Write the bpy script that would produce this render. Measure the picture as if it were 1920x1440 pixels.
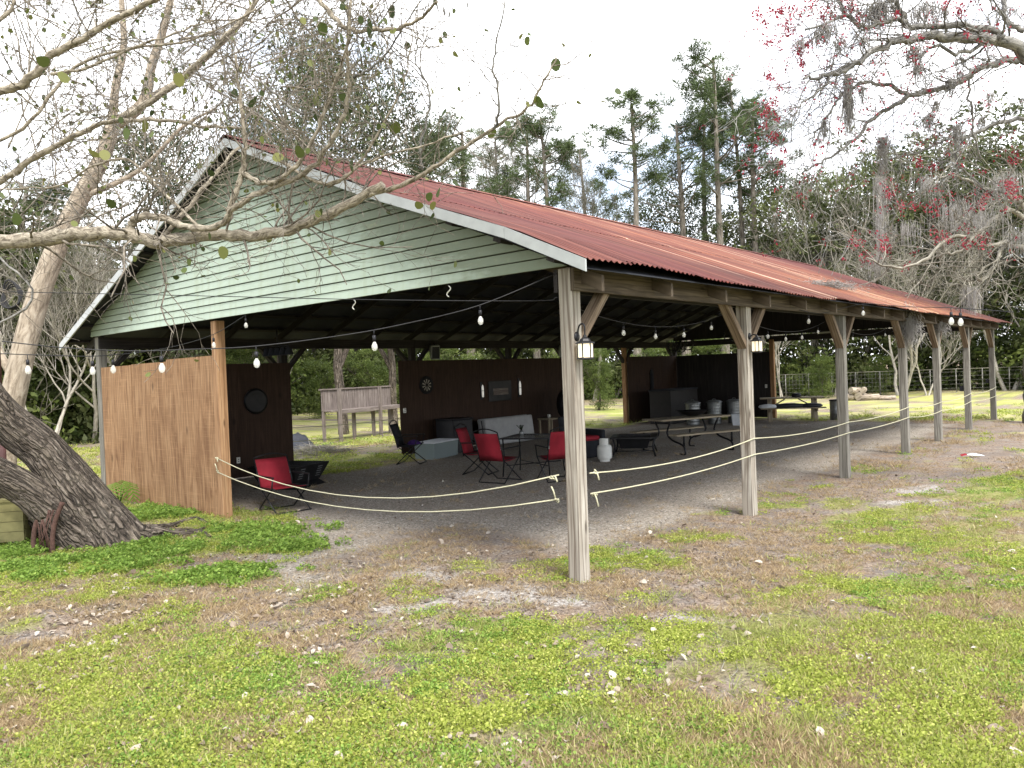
import bpy, bmesh, math, random
import numpy as np
from mathutils import Vector, Matrix, Euler
for o in list(bpy.data.objects): bpy.data.objects.remove(o, do_unlink=True)
scene = bpy.context.scene
COL = scene.collection
# ---------------------------------------------------------------- camera
# world axes = pavilion axes: front right post at the origin, +Y along its length, -X along its front
F_PX, YAW, PIT, ROL = 1448.6, -0.71366, -0.0143, -0.03928
CAM = np.array([4.1276, -5.591, 1.90])
FW = np.array([math.sin(YAW)*math.cos(PIT), math.cos(YAW)*math.cos(PIT), math.sin(PIT)])
_rt = np.array([math.cos(YAW), -math.sin(YAW), 0.0]); _up = np.cross(_rt, FW)
RT = _rt*math.cos(ROL) + _up*math.sin(ROL)
UP = -_rt*math.sin(ROL) + _up*math.cos(ROL)
cam = bpy.data.objects.new('camera', bpy.data.cameras.new('camera'))
cam.data.sensor_width = 36.0; cam.data.lens = F_PX/1920*36.0
cam.data.clip_start = 0.05; cam.data.clip_end = 2000
cam.matrix_world = Matrix(((RT[0], UP[0], -FW[0], CAM[0]), (RT[1], UP[1], -FW[1], CAM[1]), (RT[2], UP[2], -FW[2], CAM[2]), (0, 0, 0, 1)))
COL.objects.link(cam); scene.camera = cam
def ray(x, y): return FW + RT*(x-960)/F_PX - UP*(y-720)/F_PX
def P(x, y, d): return CAM + ray(x, y)*d                      # photo pixel + distance
def G(x, y, z=0.0):                                            # photo pixel on the ground
    r = ray(x, y); return CAM + r*(z-CAM[2])/r[2]
def onX(x, y, X): r = ray(x, y); return CAM + r*(X-CAM[0])/r[0]
def onY(x, y, Y): r = ray(x, y); return CAM + r*(Y-CAM[1])/r[1]
# ---------------------------------------------------------------- world, sun, exposure
SUN_EL, SUN_DIR = math.radians(54), np.array([0.92, -0.39])
world = bpy.data.worlds.new('World'); scene.world = world; world.use_nodes = True
nt = world.node_tree; nt.nodes.clear()
wo = nt.nodes.new('ShaderNodeOutputWorld'); bg = nt.nodes.new('ShaderNodeBackground')
sky = nt.nodes.new('ShaderNodeTexSky'); sky.sky_type = 'NISHITA'; sky.sun_disc = False
sky.sun_elevation = SUN_EL; sky.sun_rotation = math.atan2(SUN_DIR[0], SUN_DIR[1]); sky.dust_density = 2.0
tc = nt.nodes.new('ShaderNodeTexCoord'); mp = nt.nodes.new('ShaderNodeMapping'); mp.inputs['Scale'].default_value = (1, 1, 2.2)
nz = nt.nodes.new('ShaderNodeTexNoise'); nz.inputs['Scale'].default_value = 2.6; nz.inputs['Detail'].default_value = 6; nz.inputs['Roughness'].default_value = .55
rp = nt.nodes.new('ShaderNodeValToRGB'); rp.color_ramp.elements[0].position = .36; rp.color_ramp.elements[1].position = .53
rp.color_ramp.elements[0].color = (.22, .22, .22, 1)
mx = nt.nodes.new('ShaderNodeMix'); mx.data_type = 'RGBA'; mx.inputs[7].default_value = (9.4, 9.5, 9.8, 1)
L = nt.links.new
L(tc.outputs['Generated'], mp.inputs['Vector']); L(mp.outputs[0], nz.inputs['Vector']); L(nz.outputs['Fac'], rp.inputs['Fac'])
L(rp.outputs['Color'], mx.inputs[0]); L(sky.outputs[0], mx.inputs[6]); L(mx.outputs[2], bg.inputs['Color']); L(bg.outputs[0], wo.inputs['Surface'])
bg.inputs['Strength'].default_value = 0.10
sun = bpy.data.objects.new('sun', bpy.data.lights.new('sun', 'SUN')); COL.objects.link(sun)
sun.data.energy = 1.9; sun.data.angle = math.radians(17); sun.data.color = (1, .95, .87)
_s = Vector((SUN_DIR[0]*math.cos(SUN_EL), SUN_DIR[1]*math.cos(SUN_EL), math.sin(SUN_EL)))
sun.rotation_euler = _s.to_track_quat('Z', 'Y').to_euler(); sun.location = (20, -20, 40)
vs = scene.view_settings; vs.view_transform = 'Standard'; vs.look = 'None'; vs.exposure = 1.68; vs.gamma = 1.0; vs.use_curve_mapping = False
# ---------------------------------------------------------------- mesh helpers
rng = np.random.default_rng(7); random.seed(7)
def fastmesh(name, V, Fc, tint=None, smooth=False, uv=None):
    V = np.asarray(V, np.float32); Fc = np.asarray(Fc, np.int32); n, k = Fc.shape
    me = bpy.data.meshes.new(name)
    me.vertices.add(len(V)); me.vertices.foreach_set('co', V.ravel())
    me.loops.add(n*k); me.loops.foreach_set('vertex_index', Fc.ravel())
    me.polygons.add(n); me.polygons.foreach_set('loop_start', np.arange(0, n*k, k, dtype=np.int32))
    if smooth: me.polygons.foreach_set('use_smooth', np.ones(n, bool))
    if tint is not None:
        a = me.attributes.new('tint', 'FLOAT', 'POINT'); a.data.foreach_set('value', np.asarray(tint, np.float32))
    me.update(calc_edges=True); me.validate()
    return me
def tag(o, label=None, cat=None, group=None, kind=None):
    if label: o['label'] = label
    if cat: o['category'] = cat
    if group: o['group'] = group
    if kind: o['kind'] = kind
    return o
def mobj(name, me, mat, parent=None, loc=None, rot=None):
    if mat is not None:
        if len(me.materials) == 0: me.materials.append(mat)
    o = bpy.data.objects.new(name, me); COL.objects.link(o)
    if parent is not None: o.parent = parent
    if loc is not None: o.location = loc
    if rot is not None: o.rotation_euler = rot
    return o
def empty(name, loc=(0, 0, 0), rz=0.0, label=None, cat=None, group=None, rot=None):
    o = bpy.data.objects.new(name, None); COL.objects.link(o); o.empty_display_size = .2
    o.location = loc; o.rotation_euler = rot if rot is not None else (0, 0, rz)
    return tag(o, label, cat, group)
def copy_tree(o, parent=None):
    c = o.copy(); COL.objects.link(c); c.parent = parent
    for ch in list(o.children): copy_tree(ch, c)
    return c
class MB:
    """collects shapes with uv (u across, v along, metres) into one mesh"""
    def __init__(s): s.v = []; s.f = []; s.uv = []; s.sm = []; s.t = []
    def quadset(s, vs, fs, uvs, smooth=False):
        b = len(s.v); s.v += [tuple(map(float, p)) for p in vs]
        for f, u in zip(fs, uvs): s.f.append([b+i for i in f]); s.uv.append(u); s.sm.append(smooth)
    def box(s, c, size, rot=None, axis=None, M=None, bev=0.0):
        sx, sy, sz = [q/2 for q in size]
        if axis is None: axis = int(np.argmax(size))
        loc = [(-sx, -sy, -sz), (sx, -sy, -sz), (sx, sy, -sz), (-sx, sy, -sz), (-sx, -sy, sz), (sx, -sy, sz), (sx, sy, sz), (-sx, sy, sz)]
        fs = [(0, 3, 2, 1), (4, 5, 6, 7), (0, 1, 5, 4), (1, 2, 6, 5), (2, 3, 7, 6), (3, 0, 4, 7)]
        off = random.random()*7
        uvs = []
        for f in fs:
            pts = [loc[i] for i in f]; var = [max(p[a] for p in pts)-min(p[a] for p in pts) for a in range(3)]
            n = int(np.argmin(var)); oth = [a for a in range(3) if a != n]
            va = axis if axis in oth else oth[1]; ua = [a for a in oth if a != va][0]
            uvs.append([(p[ua]+off+n*.37, p[va]+off) for p in pts])
        if rot is not None: R = Euler(rot).to_matrix()
        elif M is not None: R = M
        else: R = None
        pts = [(R @ Vector(p) if R is not None else Vector(p)) + Vector(c) for p in loc]
        s.quadset(pts, fs, uvs); return s
    def beam(s, a, b, w, h, up=(0, 0, 1)):
        """box from a to b: w across, h along 'up'"""
        a, b = Vector(a), Vector(b); d = b-a; L_ = d.length; z = d.normalized()
        x = Vector(up).cross(z)
        if x.length < 1e-4: x = Vector((1, 0, 0)).cross(z)
        x.normalize(); y = z.cross(x)
        R = Matrix((x, y, z)).transposed()
        return s.box((a+b)/2, (w, h, L_), M=R, axis=2)
    def tube(s, pts, rad, n=8, caps=True, closed=False, smooth=True):
        pts = [Vector(p) for p in pts]; m = len(pts)
        if not hasattr(rad, '__len__'): rad = [rad]*m
        prev = None; b = len(s.v); ln = 0; off = random.random()*5; vl = []
        for i, p in enumerate(pts):
            if closed: t = pts[(i+1) % m]-pts[i-1]
            else: t = pts[min(i+1, m-1)]-pts[max(i-1, 0)]
            if t.length < 1e-9: t = Vector((0, 0, 1))
            t.normalize()
            if prev is None:
                x = t.orthogonal().normalized()
            else:
                x = prev - t*prev.dot(t)
                x = x.normalized() if x.length > 1e-6 else t.orthogonal().normalized()
            prev = x; y = t.cross(x)
            if i: ln += (p-pts[i-1]).length
            vl.append(ln)
            for k in range(n):
                a = 2*math.pi*k/n; q = p + (x*math.cos(a)+y*math.sin(a))*rad[i]
                s.v.append((q.x, q.y, q.z))
        rr = max(rad)
        for i in range(m if closed else m-1):
            j = (i+1) % m
            for k in range(n):
                k2 = (k+1) % n
                s.f.append([b+i*n+k, b+i*n+k2, b+j*n+k2, b+j*n+k])
                u0 = k/n*6.28*rr+off; u1 = (k+1)/n*6.28*rr+off
                v0 = vl[i]+off; v1 = (vl[j] if j else vl[-1]+.1)+off
                s.uv.append([(u0, v0), (u1, v0), (u1, v1), (u0, v1)]); s.sm.append(smooth)
        if caps and not closed:
            for e, r_ in ((0, list(range(n))[::-1]), (m-1, range(n))):
                f = [b+e*n+k for k in r_]; s.f.append(f); s.uv.append([(math.cos(k)*rr, math.sin(k)*rr) for k in range(n)]); s.sm.append(False)
        return s
    def lathe(s, prof, n=20, c=(0, 0, 0), rot=None, smooth=True, start=0.0):
        b = len(s.v); m = len(prof); R = Euler(rot).to_matrix() if rot is not None else None
        for (r, z) in prof:
            for k in range(n):
                a = 2*math.pi*k/n+start; q = Vector((r*math.cos(a), r*math.sin(a), z))
                if R is not None: q = R @ q
                s.v.append((q.x+c[0], q.y+c[1], q.z+c[2]))
        for i in range(m-1):
            for k in range(n):
                k2 = (k+1) % n
                s.f.append([b+i*n+k, b+i*n+k2, b+(i+1)*n+k2, b+(i+1)*n+k]); s.sm.append(smooth)
                s.uv.append([(k/n, prof[i][1]), ((k+1)/n, prof[i][1]), ((k+1)/n, prof[i+1][1]), (k/n, prof[i+1][1])])
        for e, r_ in ((0, list(range(n))[::-1]), (m-1, range(n))):
            if prof[e][0] > 1e-5:
                s.f.append([b+e*n+k for k in r_]); s.sm.append(False); s.uv.append([(0, 0)]*n)
        return s
    def prism(s, poly, a, b, axis='y'):
        """poly [(p,q)] in the plane across 'axis', extruded from a to b"""
        def mk(p, q, t): return {'y': (p, t, q), 'x': (t, p, q), 'z': (p, q, t)}[axis]
        n = len(poly); vs = [mk(p, q, a) for p, q in poly]+[mk(p, q, b) for p, q in poly]
        fs = [list(range(n)), list(range(n, 2*n))[::-1]]; uv = [[(p, q) for p, q in poly], [(p, q) for p, q in poly][::-1]]
        for i in range(n):
            j = (i+1) % n; fs.append([i, i+n, j+n, j])
            l_ = math.dist(poly[i], poly[j]); uv.append([(0, a), (0, b), (l_, b), (l_, a)])
        s.quadset(vs, fs, uv); return s
    def mesh(s, name):
        me = bpy.data.meshes.new(name); me.from_pydata(s.v, [], s.f)
        ul = me.uv_layers.new(name='uv'); flat = [c for u in s.uv for p in u for c in p]
        ul.data.foreach_set('uv', flat); me.polygons.foreach_set('use_smooth', s.sm); me.update()
        return me
    def build(s, name, mat, parent=None, loc=None, rot=None, bevel=0.0):
        me = s.mesh(name)
        if bevel:
            bm = bmesh.new(); bm.from_mesh(me); bmesh.ops.recalc_face_normals(bm, faces=bm.faces)
            bmesh.ops.bevel(bm, geom=list(bm.edges), offset=bevel, segments=1, affect='EDGES', profile=.5); bm.to_mesh(me); bm.free()
        return mobj(name, me, mat, parent, loc, rot)
def catenary(a, b, sag, n=14):
    a, b = np.array(a, float), np.array(b, float); t = np.linspace(0, 1, n)[:, None]
    p = a+(b-a)*t; p[:, 2] -= 4*sag*(t*(1-t))[:, 0]; return p
def smooth_path(pts, n=4):
    """Catmull-Rom through pts"""
    p = np.array(pts, float); q = np.vstack([2*p[0]-p[1], p, 2*p[-1]-p[-2]]); out = []
    for i in range(1, len(q)-2):
        for t in np.linspace(0, 1, n, endpoint=False):
            a, b, c, d = q[i-1], q[i], q[i+1], q[i+2]
            out.append(.5*((2*b)+(c-a)*t+(2*a-5*b+4*c-d)*t*t+(-a+3*b-3*c+d)*t**3))
    out.append(p[-1]); return np.array(out)
# ---- value noise for layouts
_tab = np.random.default_rng(3).random((256, 256))
def vnoise(x, y):
    xi = np.floor(x).astype(int); yi = np.floor(y).astype(int); fx = x-xi; fy = y-yi
    fx = fx*fx*(3-2*fx); fy = fy*fy*(3-2*fy)
    a = _tab[xi & 255, yi & 255]; b = _tab[(xi+1) & 255, yi & 255]; c = _tab[xi & 255, (yi+1) & 255]; d = _tab[(xi+1) & 255, (yi+1) & 255]
    return (a*(1-fx)+b*fx)*(1-fy)+(c*(1-fx)+d*fx)*fy
def fbm(x, y, o=4):
    s = 0; a = .5; t = 0
    for i in range(o):
        s = s+a*vnoise(x*2**i+i*17.3, y*2**i+i*9.1); t += a; a *= .5
    return s/t
# ---------------------------------------------------------------- materials
class NT:
    def __init__(s, name, rough=.8):
        s.m = bpy.data.materials.new(name); s.m.use_nodes = True; s.t = s.m.node_tree
        s.b = s.t.nodes['Principled BSDF']; s.b.inputs['Roughness'].default_value = rough
        s.b.inputs['Specular IOR Level'].default_value = .3
    def n(s, t, **kw):
        q = s.t.nodes.new(t)
        for k, v in kw.items():
            if hasattr(q, k): setattr(q, k, v)
            else: q.inputs[k].default_value = v
        return q
    def l(s, a, b): s.t.links.new(a, b)
    def uv(s, sc=(1, 1, 1), loc=(0, 0, 0), kind='UV'):
        c = s.n('ShaderNodeTexCoord'); m = s.n('ShaderNodeMapping'); m.inputs['Scale'].default_value = sc; m.inputs['Location'].default_value = loc
        s.l(c.outputs[kind], m.inputs['Vector'])
        return m.outputs[0]
    def wpos(s, sc=(1, 1, 1)):
        c = s.n('ShaderNodeNewGeometry'); m = s.n('ShaderNodeMapping'); m.inputs['Scale'].default_value = sc
        s.l(c.outputs['Position'], m.inputs['Vector']); return m.outputs[0]
    def noise(s, vec, scale=5, detail=4, rough=.55, dist=0.0):
        q = s.n('ShaderNodeTexNoise'); q.inputs['Scale'].default_value = scale; q.inputs['Detail'].default_value = detail
        q.inputs['Roughness'].default_value = rough; q.inputs['Distortion'].default_value = dist; s.l(vec, q.inputs['Vector']); return q.outputs['Fac']
    def vor(s, vec, scale=5, feat='F1', out='Distance'):
        q = s.n('ShaderNodeTexVoronoi', feature=feat); q.inputs['Scale'].default_value = scale; s.l(vec, q.inputs['Vector']); return q.outputs[out]
    def ramp(s, fac, stops):
        q = s.n('ShaderNodeValToRGB'); e = q.color_ramp.elements
        while len(e) < len(stops): e.new(.5)
        for i, (p, c) in enumerate(stops):
            e[i].position = p; e[i].color = (c, c, c, 1) if not hasattr(c, '__len__') else (*c, 1)
        s.l(fac, q.inputs['Fac']); return q.outputs['Color']
    def mix(s, fac, a, b, mode='MIX'):
        q = s.n('ShaderNodeMix', data_type='RGBA', blend_type=mode)
        for v, i in ((fac, 0), (a, 6), (b, 7)):
            if hasattr(v, 'is_output'): s.l(v, q.inputs[i])
            elif i == 0: q.inputs[0].default_value = v
            else: q.inputs[i].default_value = (*v, 1) if hasattr(v, '__len__') else (v, v, v, 1)
        return q.outputs[2]
    def math(s, op, a, b=0.0):
        q = s.n('ShaderNodeMath', operation=op)
        for v, i in ((a, 0), (b, 1)):
            if hasattr(v, 'is_output'): s.l(v, q.inputs[i])
            else: q.inputs[i].default_value = v
        return q.outputs[0]
    def rnd(s): return s.n('ShaderNodeObjectInfo').outputs['Random']
    def color(s, c): s.l(c, s.b.inputs['Base Color']) if hasattr(c, 'is_output') else setattr(s.b.inputs['Base Color'], 'default_value', (*c, 1)); return s
    def bump(s, h, st=.3, d=.01):
        q = s.n('ShaderNodeBump'); q.inputs['Strength'].default_value = st; q.inputs['Distance'].default_value = d
        s.l(h, q.inputs['Height']); s.l(q.outputs[0], s.b.inputs['Normal']); return s
MAT = {}
def simple(name, c, rough=.7, metal=0.0, var=.25, scale=6, spec=.3, bump=0.0, kind='Object'):
    if name in MAT: return MAT[name]
    t = NT(name, rough); v = t.uv(kind=kind); n = t.noise(v, scale, 5)
    d = tuple(q*(1-var) for q in c); u = tuple(min(1, q*(1+var)) for q in c)
    t.color(t.ramp(n, [(.3, d), (.7, u)])); t.b.inputs['Metallic'].default_value = metal; t.b.inputs['Specular IOR Level'].default_value = spec
    if bump: t.bump(n, bump, .005)
    MAT[name] = t.m; return t.m
def wood(name, dark, mid, light, grain=26, along=1.1, knots=True, rough=.85, bump=.35, rnd=.25, contrast=(.37, .5, .62)):
    t = NT(name, rough); v = t.uv((1, 1, 1))
    a = t.noise(t.uv((grain, along, 1)), 1.0, 6, .6, 1.2); b = t.noise(t.uv((grain*4, along*1.5, 1)), 1.0, 3, .6)
    h = t.math('ADD', t.math('MULTIPLY', a, .7), t.math('MULTIPLY', b, .3))
    c = t.ramp(h, [(contrast[0], dark), (contrast[1], mid), (contrast[2], light)])
    blot = t.noise(v, 2.3, 4); c = t.mix(t.ramp(blot, [(.35, .0), (.75, .45)]), c, tuple(q*.62 for q in mid))
    wq = t.n('ShaderNodeTexWave', wave_type='BANDS', bands_direction='X'); t.l(t.uv((grain*.5, along*.75, 1)), wq.inputs['Vector']); wq.inputs['Scale'].default_value = 1.0; wq.inputs['Distortion'].default_value = 11; wq.inputs['Detail'].default_value = 3; wq.inputs['Detail Scale'].default_value = 1.0; wq.inputs['Detail Roughness'].default_value = .6
    c = t.mix(t.ramp(wq.outputs['Fac'], [(.0, .75), (.32, .0)]), c, dark)
    st_ = t.noise(t.uv((2.2, .55, 1)), 1.0, 4, .6); c = t.mix(t.ramp(st_, [(.5, 0), (.66, .45)]), c, tuple(q*.55 for q in mid))
    h = t.math('ADD', h, t.math('MULTIPLY', wq.outputs['Fac'], .25))
    if knots:
        k = t.vor(t.uv((5.5, 1.6, 1)), 1.0); c = t.mix(t.ramp(k, [(.05, .85), (.13, 0)]), c, tuple(q*.45 for q in dark))
    r = t.rnd(); c = t.mix(t.math('MULTIPLY', r, rnd), c, tuple(q*.6 for q in mid))
    t.color(c); t.bump(h, bump, .006); MAT[name] = t.m; return t.m
wood('post_wood', (.085, .06, .043), (.31, .28, .235), (.45, .425, .375), 11, .6, bump=.8)
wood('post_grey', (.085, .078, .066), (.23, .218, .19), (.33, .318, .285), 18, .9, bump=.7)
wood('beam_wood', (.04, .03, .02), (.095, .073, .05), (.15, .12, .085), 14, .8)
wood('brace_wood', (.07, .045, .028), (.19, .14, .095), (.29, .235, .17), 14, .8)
wood('shaded_timber', (.014, .012, .012), (.030, .026, .025), (.05, .044, .04), 14, .8, knots=False)  # darker copy of the timber, with the shade under the roof in its colour
wood('cedar', (.20, .105, .05), (.36, .21, .11), (.47, .30, .17), 12, .7, rnd=.1)
wood('plank_grey', (.07, .055, .05), (.18, .15, .135), (.30, .265, .24), 20, 1.2)
wood('bench_wood', (.16, .13, .09), (.33, .28, .20), (.46, .40, .30), 16, 1.0)
def _plywood(name, dark, mid, light):
    t = NT(name, .8); v = t.uv()
    a = t.noise(t.uv((7, .8, 1)), 1.0, 6, .62, 2.2); f = t.noise(t.uv((60, 2.5, 1)), 1.0, 3, .6)
    c = t.ramp(a, [(.36, dark), (.49, mid), (.62, light)])
    c = t.mix(t.ramp(f, [(.45, .0), (.75, .2)]), c, dark)
    wq = t.n('ShaderNodeTexWave', wave_type='BANDS', bands_direction='X'); t.l(t.uv((4.5, .38, 1)), wq.inputs['Vector']); wq.inputs['Scale'].default_value = 1.0; wq.inputs['Distortion'].default_value = 9; wq.inputs['Detail'].default_value = 3; wq.inputs['Detail Scale'].default_value = 1.4
    c = t.mix(t.ramp(wq.outputs['Fac'], [(.0, .6), (.35, .0)]), c, dark)
    saw = t.noise(t.uv((1.5, 75, 1)), 1.0, 2, .5); c = t.mix(t.ramp(saw, [(.55, 0), (.7, .26)]), c, tuple(min(1, q*1.45) for q in light))
    big = t.noise(v, 1.3, 3); c = t.mix(t.ramp(big, [(.35, 0), (.7, .35)]), c, tuple(q*.75 for q in mid))
    k = t.vor(t.uv((2.6, 1.3, 1)), 1.0); c = t.mix(t.ramp(k, [(.05, .7), (.12, 0)]), c, tuple(q*.5 for q in dark))
    t.color(c); t.bump(saw, .25, .004); MAT[name] = t.m
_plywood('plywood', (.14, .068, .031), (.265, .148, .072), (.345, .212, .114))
_plywood('plywood_shaded', (.028, .015, .010), (.042, .023, .015), (.056, .031, .020))  # same plywood with the interior shade put into its colour
def _siding():
    t = NT('siding', .55); v = t.wpos()
    n1 = t.noise(v, 1.1, 5, .6); n2 = t.noise(t.wpos((2.2, 1, 6)), 1.6, 6, .65); st = t.noise(t.wpos((9, 1, .7)), 1.0, 4)
    base = t.mix(n1, (.34, .42, .345), (.43, .51, .43)); base = t.mix(t.math('MULTIPLY', t.rnd(), .3), base, (.30, .385, .31))
    base = t.mix(t.ramp(st, [(.48, 0), (.7, .35)]), base, (.27, .31, .19))
    # mildew that grew in the corners under the rakes
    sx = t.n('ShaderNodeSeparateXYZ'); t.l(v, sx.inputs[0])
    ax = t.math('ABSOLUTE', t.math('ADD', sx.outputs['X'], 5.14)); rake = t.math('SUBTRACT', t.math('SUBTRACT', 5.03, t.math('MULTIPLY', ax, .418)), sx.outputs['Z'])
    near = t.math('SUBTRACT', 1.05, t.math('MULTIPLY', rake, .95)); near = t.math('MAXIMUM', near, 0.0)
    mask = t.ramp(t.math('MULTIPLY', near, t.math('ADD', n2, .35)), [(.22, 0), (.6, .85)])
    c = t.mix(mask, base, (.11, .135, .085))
    c = t.mix(t.ramp(n2, [(.6, 0), (.8, .35)]), c, (.40, .44, .24))
    t.color(c); t.bump(n2, .08, .003); MAT['siding'] = t.m
_siding()
def _roof():
    t = NT('roof_red', .5); t.b.inputs['Specular IOR Level'].default_value = .45
    v = t.wpos((.32, 8.5, .3)); s1 = t.noise(v, 1.0, 5, .6); s2 = t.noise(t.wpos((.6, 26, .6)), 1.0, 4, .6); b = t.noise(t.wpos((.5, .28, .5)), 1.0, 4, .6); fine = t.noise(t.wpos((3, 14, 3)), 2.0, 5, .7)
    c = t.ramp(s1, [(.36, (.045, .015, .012)), (.5, (.085, .029, .023)), (.64, (.14, .056, .043))])
    c = t.mix(t.math('MULTIPLY', t.rnd(), .6), c, (.085, .018, .018))
    c = t.mix(t.ramp(s2, [(.58, 0), (.72, .55)]), c, (.24, .065, .035))
    gp = t.n('ShaderNodeSeparateXYZ'); t.l(t.wpos(), gp.inputs[0]); yy = gp.outputs['Y']; xx = gp.outputs['X']
    zone = t.math('MULTIPLY', t.ramp(t.math('MULTIPLY', yy, .05), [(.12, 0), (.26, 1), (.62, 1), (.8, 0)]), t.ramp(t.math('ADD', b, 0.0), [(.3, .25), (.6, 1)]))
    bare = t.math('MULTIPLY', t.ramp(s2, [(.42, 0), (.66, 1)]), zone)
    c = t.mix(t.math('MULTIPLY', bare, .85), c, (.27, .10, .052))
    white = t.math('MULTIPLY', t.ramp(t.noise(t.wpos((.15, 7, .15)), 1.0, 3, .5), [(.60, 0), (.68, .9)]), zone); c = t.mix(white, c, (.50, .36, .26))
    lich = t.math('MULTIPLY', t.ramp(fine, [(.5, 0), (.72, .7)]), t.math('MULTIPLY', t.ramp(t.math('MULTIPLY', yy, .05), [(.3, 0), (.5, 1), (.8, 1), (.95, .2)]), t.ramp(t.math('MULTIPLY', t.math('ADD', xx, 5), .2), [(.35, 0), (.95, 1)])))
    c = t.mix(lich, c, (.33, .25, .09))
    c = t.mix(t.ramp(t.noise(t.wpos((1, 1, 1)), 9, 3, .6), [(.74, 0), (.78, .7)]), c, (.55, .42, .36))
    t.color(c); t.b.inputs['Roughness'].default_value = .72; t.b.inputs['Specular IOR Level'].default_value = .12; MAT['roof_red'] = t.m
_roof()
simple('underside_shade', (.018, .02, .026), .7, .0); simple('trim_white', (.31, .33, .33), .5, var=.12); simple('trim_edge', (.38, .395, .40), .45, var=.15)
def _bark(name, dark, mid, light, sx=14, sy=2.2, bump=.8, scale=1.0):
    t = NT(name, .95); v = t.uv((sx, sy, 1)); n = t.noise(v, scale, 6, .65, .8); m = t.noise(t.uv((4, 4, 1)), 1.0, 5); k = t.noise(t.uv((90, 40, 1)), 1.0, 2)
    c = t.ramp(n, [(.37, dark), (.5, mid), (.64, light)]); c = t.mix(t.ramp(m, [(.45, 0), (.75, .5)]), c, tuple(q*.6 for q in mid))
    c = t.mix(t.ramp(k, [(.66, 0), (.72, .5)]), c, tuple(min(1, q*1.35) for q in light))
    if sx > 15 and bump >= 1:
        dv = t.n('ShaderNodeVectorMath', operation='ADD'); nv = t.n('ShaderNodeTexNoise'); nv.inputs['Scale'].default_value = 5; t.l(t.uv(), nv.inputs['Vector']); sc = t.n('ShaderNodeVectorMath', operation='SCALE'); sc.inputs['Scale'].default_value = 1.6
        t.l(nv.outputs['Color'], sc.inputs[0]); t.l(t.uv((15, 3.4, 1)), dv.inputs[0]); t.l(sc.outputs[0], dv.inputs[1]); cr = t.vor(dv.outputs[0], 1.0, 'DISTANCE_TO_EDGE')
        c = t.mix(t.ramp(cr, [(.0, .5), (.13, 0)]), c, (.025, .019, .015)); n = t.math('ADD', t.math('MULTIPLY', n, .5), t.ramp(cr, [(0, 0), (.25, 1)]))
        ms = t.noise(t.uv((3, 1.5, 1)), 2.0, 5); c = t.mix(t.ramp(ms, [(.52, 0), (.66, .35)]), c, (.26, .22, .17))
    t.color(c); t.bump(n, bump, .05); MAT[name] = t.m
_bark('bark', (.05, .04, .032), (.135, .11, .088), (.25, .215, .18), 17, 3.2, 1.0)
_bark('bark_pale', (.15, .12, .09), (.31, .26, .205), (.42, .365, .30), 9, 3, .4)
_bark('bark_branch', (.10, .082, .06), (.285, .25, .195), (.42, .375, .30), 22, 14, .7)
_bark('bark_grey', (.05, .048, .045), (.17, .165, .155), (.33, .32, .30), 16, 6, .5)
_bark('bark_pine', (.065, .056, .046), (.155, .137, .115), (.24, .215, .185), 8, 2, .4)
_bark('bark_white', (.20, .185, .155), (.34, .315, .27), (.46, .43, .38), 6, 2, .3)
_bark('bark_twig', (.10, .094, .075), (.19, .178, .145), (.32, .30, .255), 6, 2, .2)
_bark('bark_fine', (.06, .052, .042), (.15, .13, .105), (.31, .275, .225), 22, 14, .3)
def leafmat(name, a, b, c, trans=.35, rough=.6):
    t = NT(name, rough); at = t.n('ShaderNodeAttribute'); at.attribute_name = 'tint'
    col = t.ramp(at.outputs['Fac'], [(.0, a), (.5, b), (1, c)])
    r = t.rnd(); col = t.mix(t.math('MULTIPLY', r, .3), col, tuple(q*.65 for q in b))
    t.color(col); t.b.inputs['Specular IOR Level'].default_value = .25
    tr = t.n('ShaderNodeBsdfTranslucent'); t.l(col, tr.inputs['Color']); ms = t.n('ShaderNodeMixShader'); ms.inputs[0].default_value = trans
    t.l(t.b.outputs[0], ms.inputs[1]); t.l(tr.outputs[0], ms.inputs[2]); t.l(ms.outputs[0], t.t.nodes['Material Output'].inputs['Surface'])
    MAT[name] = t.m
leafmat('leaf_round', (.03, .045, .015), (.08, .11, .028), (.17, .17, .05), .25)
leafmat('leaf_dark', (.018, .027, .011), (.05, .068, .027), (.12, .14, .062), .3)
leafmat('leaf_wood', (.022, .031, .012), (.085, .105, .038), (.20, .225, .09), .35)
leafmat('leaf_yellow', (.08, .12, .025), (.17, .22, .05), (.33, .34, .10), .35)
leafmat('leaf_mid', (.03, .05, .013), (.10, .14, .034), (.23, .28, .08), .4)
leafmat('needle', (.03, .045, .02), (.07, .10, .038), (.14, .185, .075), .35)
leafmat('needle_light', (.06, .10, .02), (.14, .21, .045), (.24, .32, .09), .3)
leafmat('samara', (.12, .008, .018), (.27, .02, .04), (.45, .06, .09), .35)
leafmat('moss', (.42, .405, .39), (.36, .35, .33), (.4, .39, .37), .35, .9)
leafmat('clover', (.13, .17, .03), (.36, .42, .075), (.60, .62, .19), .5)
leafmat('clover_deep', (.07, .13, .022), (.20, .32, .055), (.36, .48, .11), .45)
leafmat('straw', (.16, .10, .055), (.36, .27, .15), (.55, .46, .30), .3)
leafmat('grassblade', (.14, .16, .04), (.30, .34, .09), (.48, .48, .2), .4)
leafmat('deadleaf', (.10, .07, .05), (.26, .21, .165), (.47, .43, .37), .15)
leafmat('gravelstone', (.10, .093, .085), (.25, .23, .205), (.48, .45, .41), .0, .8)
simple('black_metal', (.018, .018, .02), .45, .4, .3); simple('black_plastic', (.012, .012, .016), .5); simple('dark_fabric', (.018, .02, .026), .85)
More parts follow.
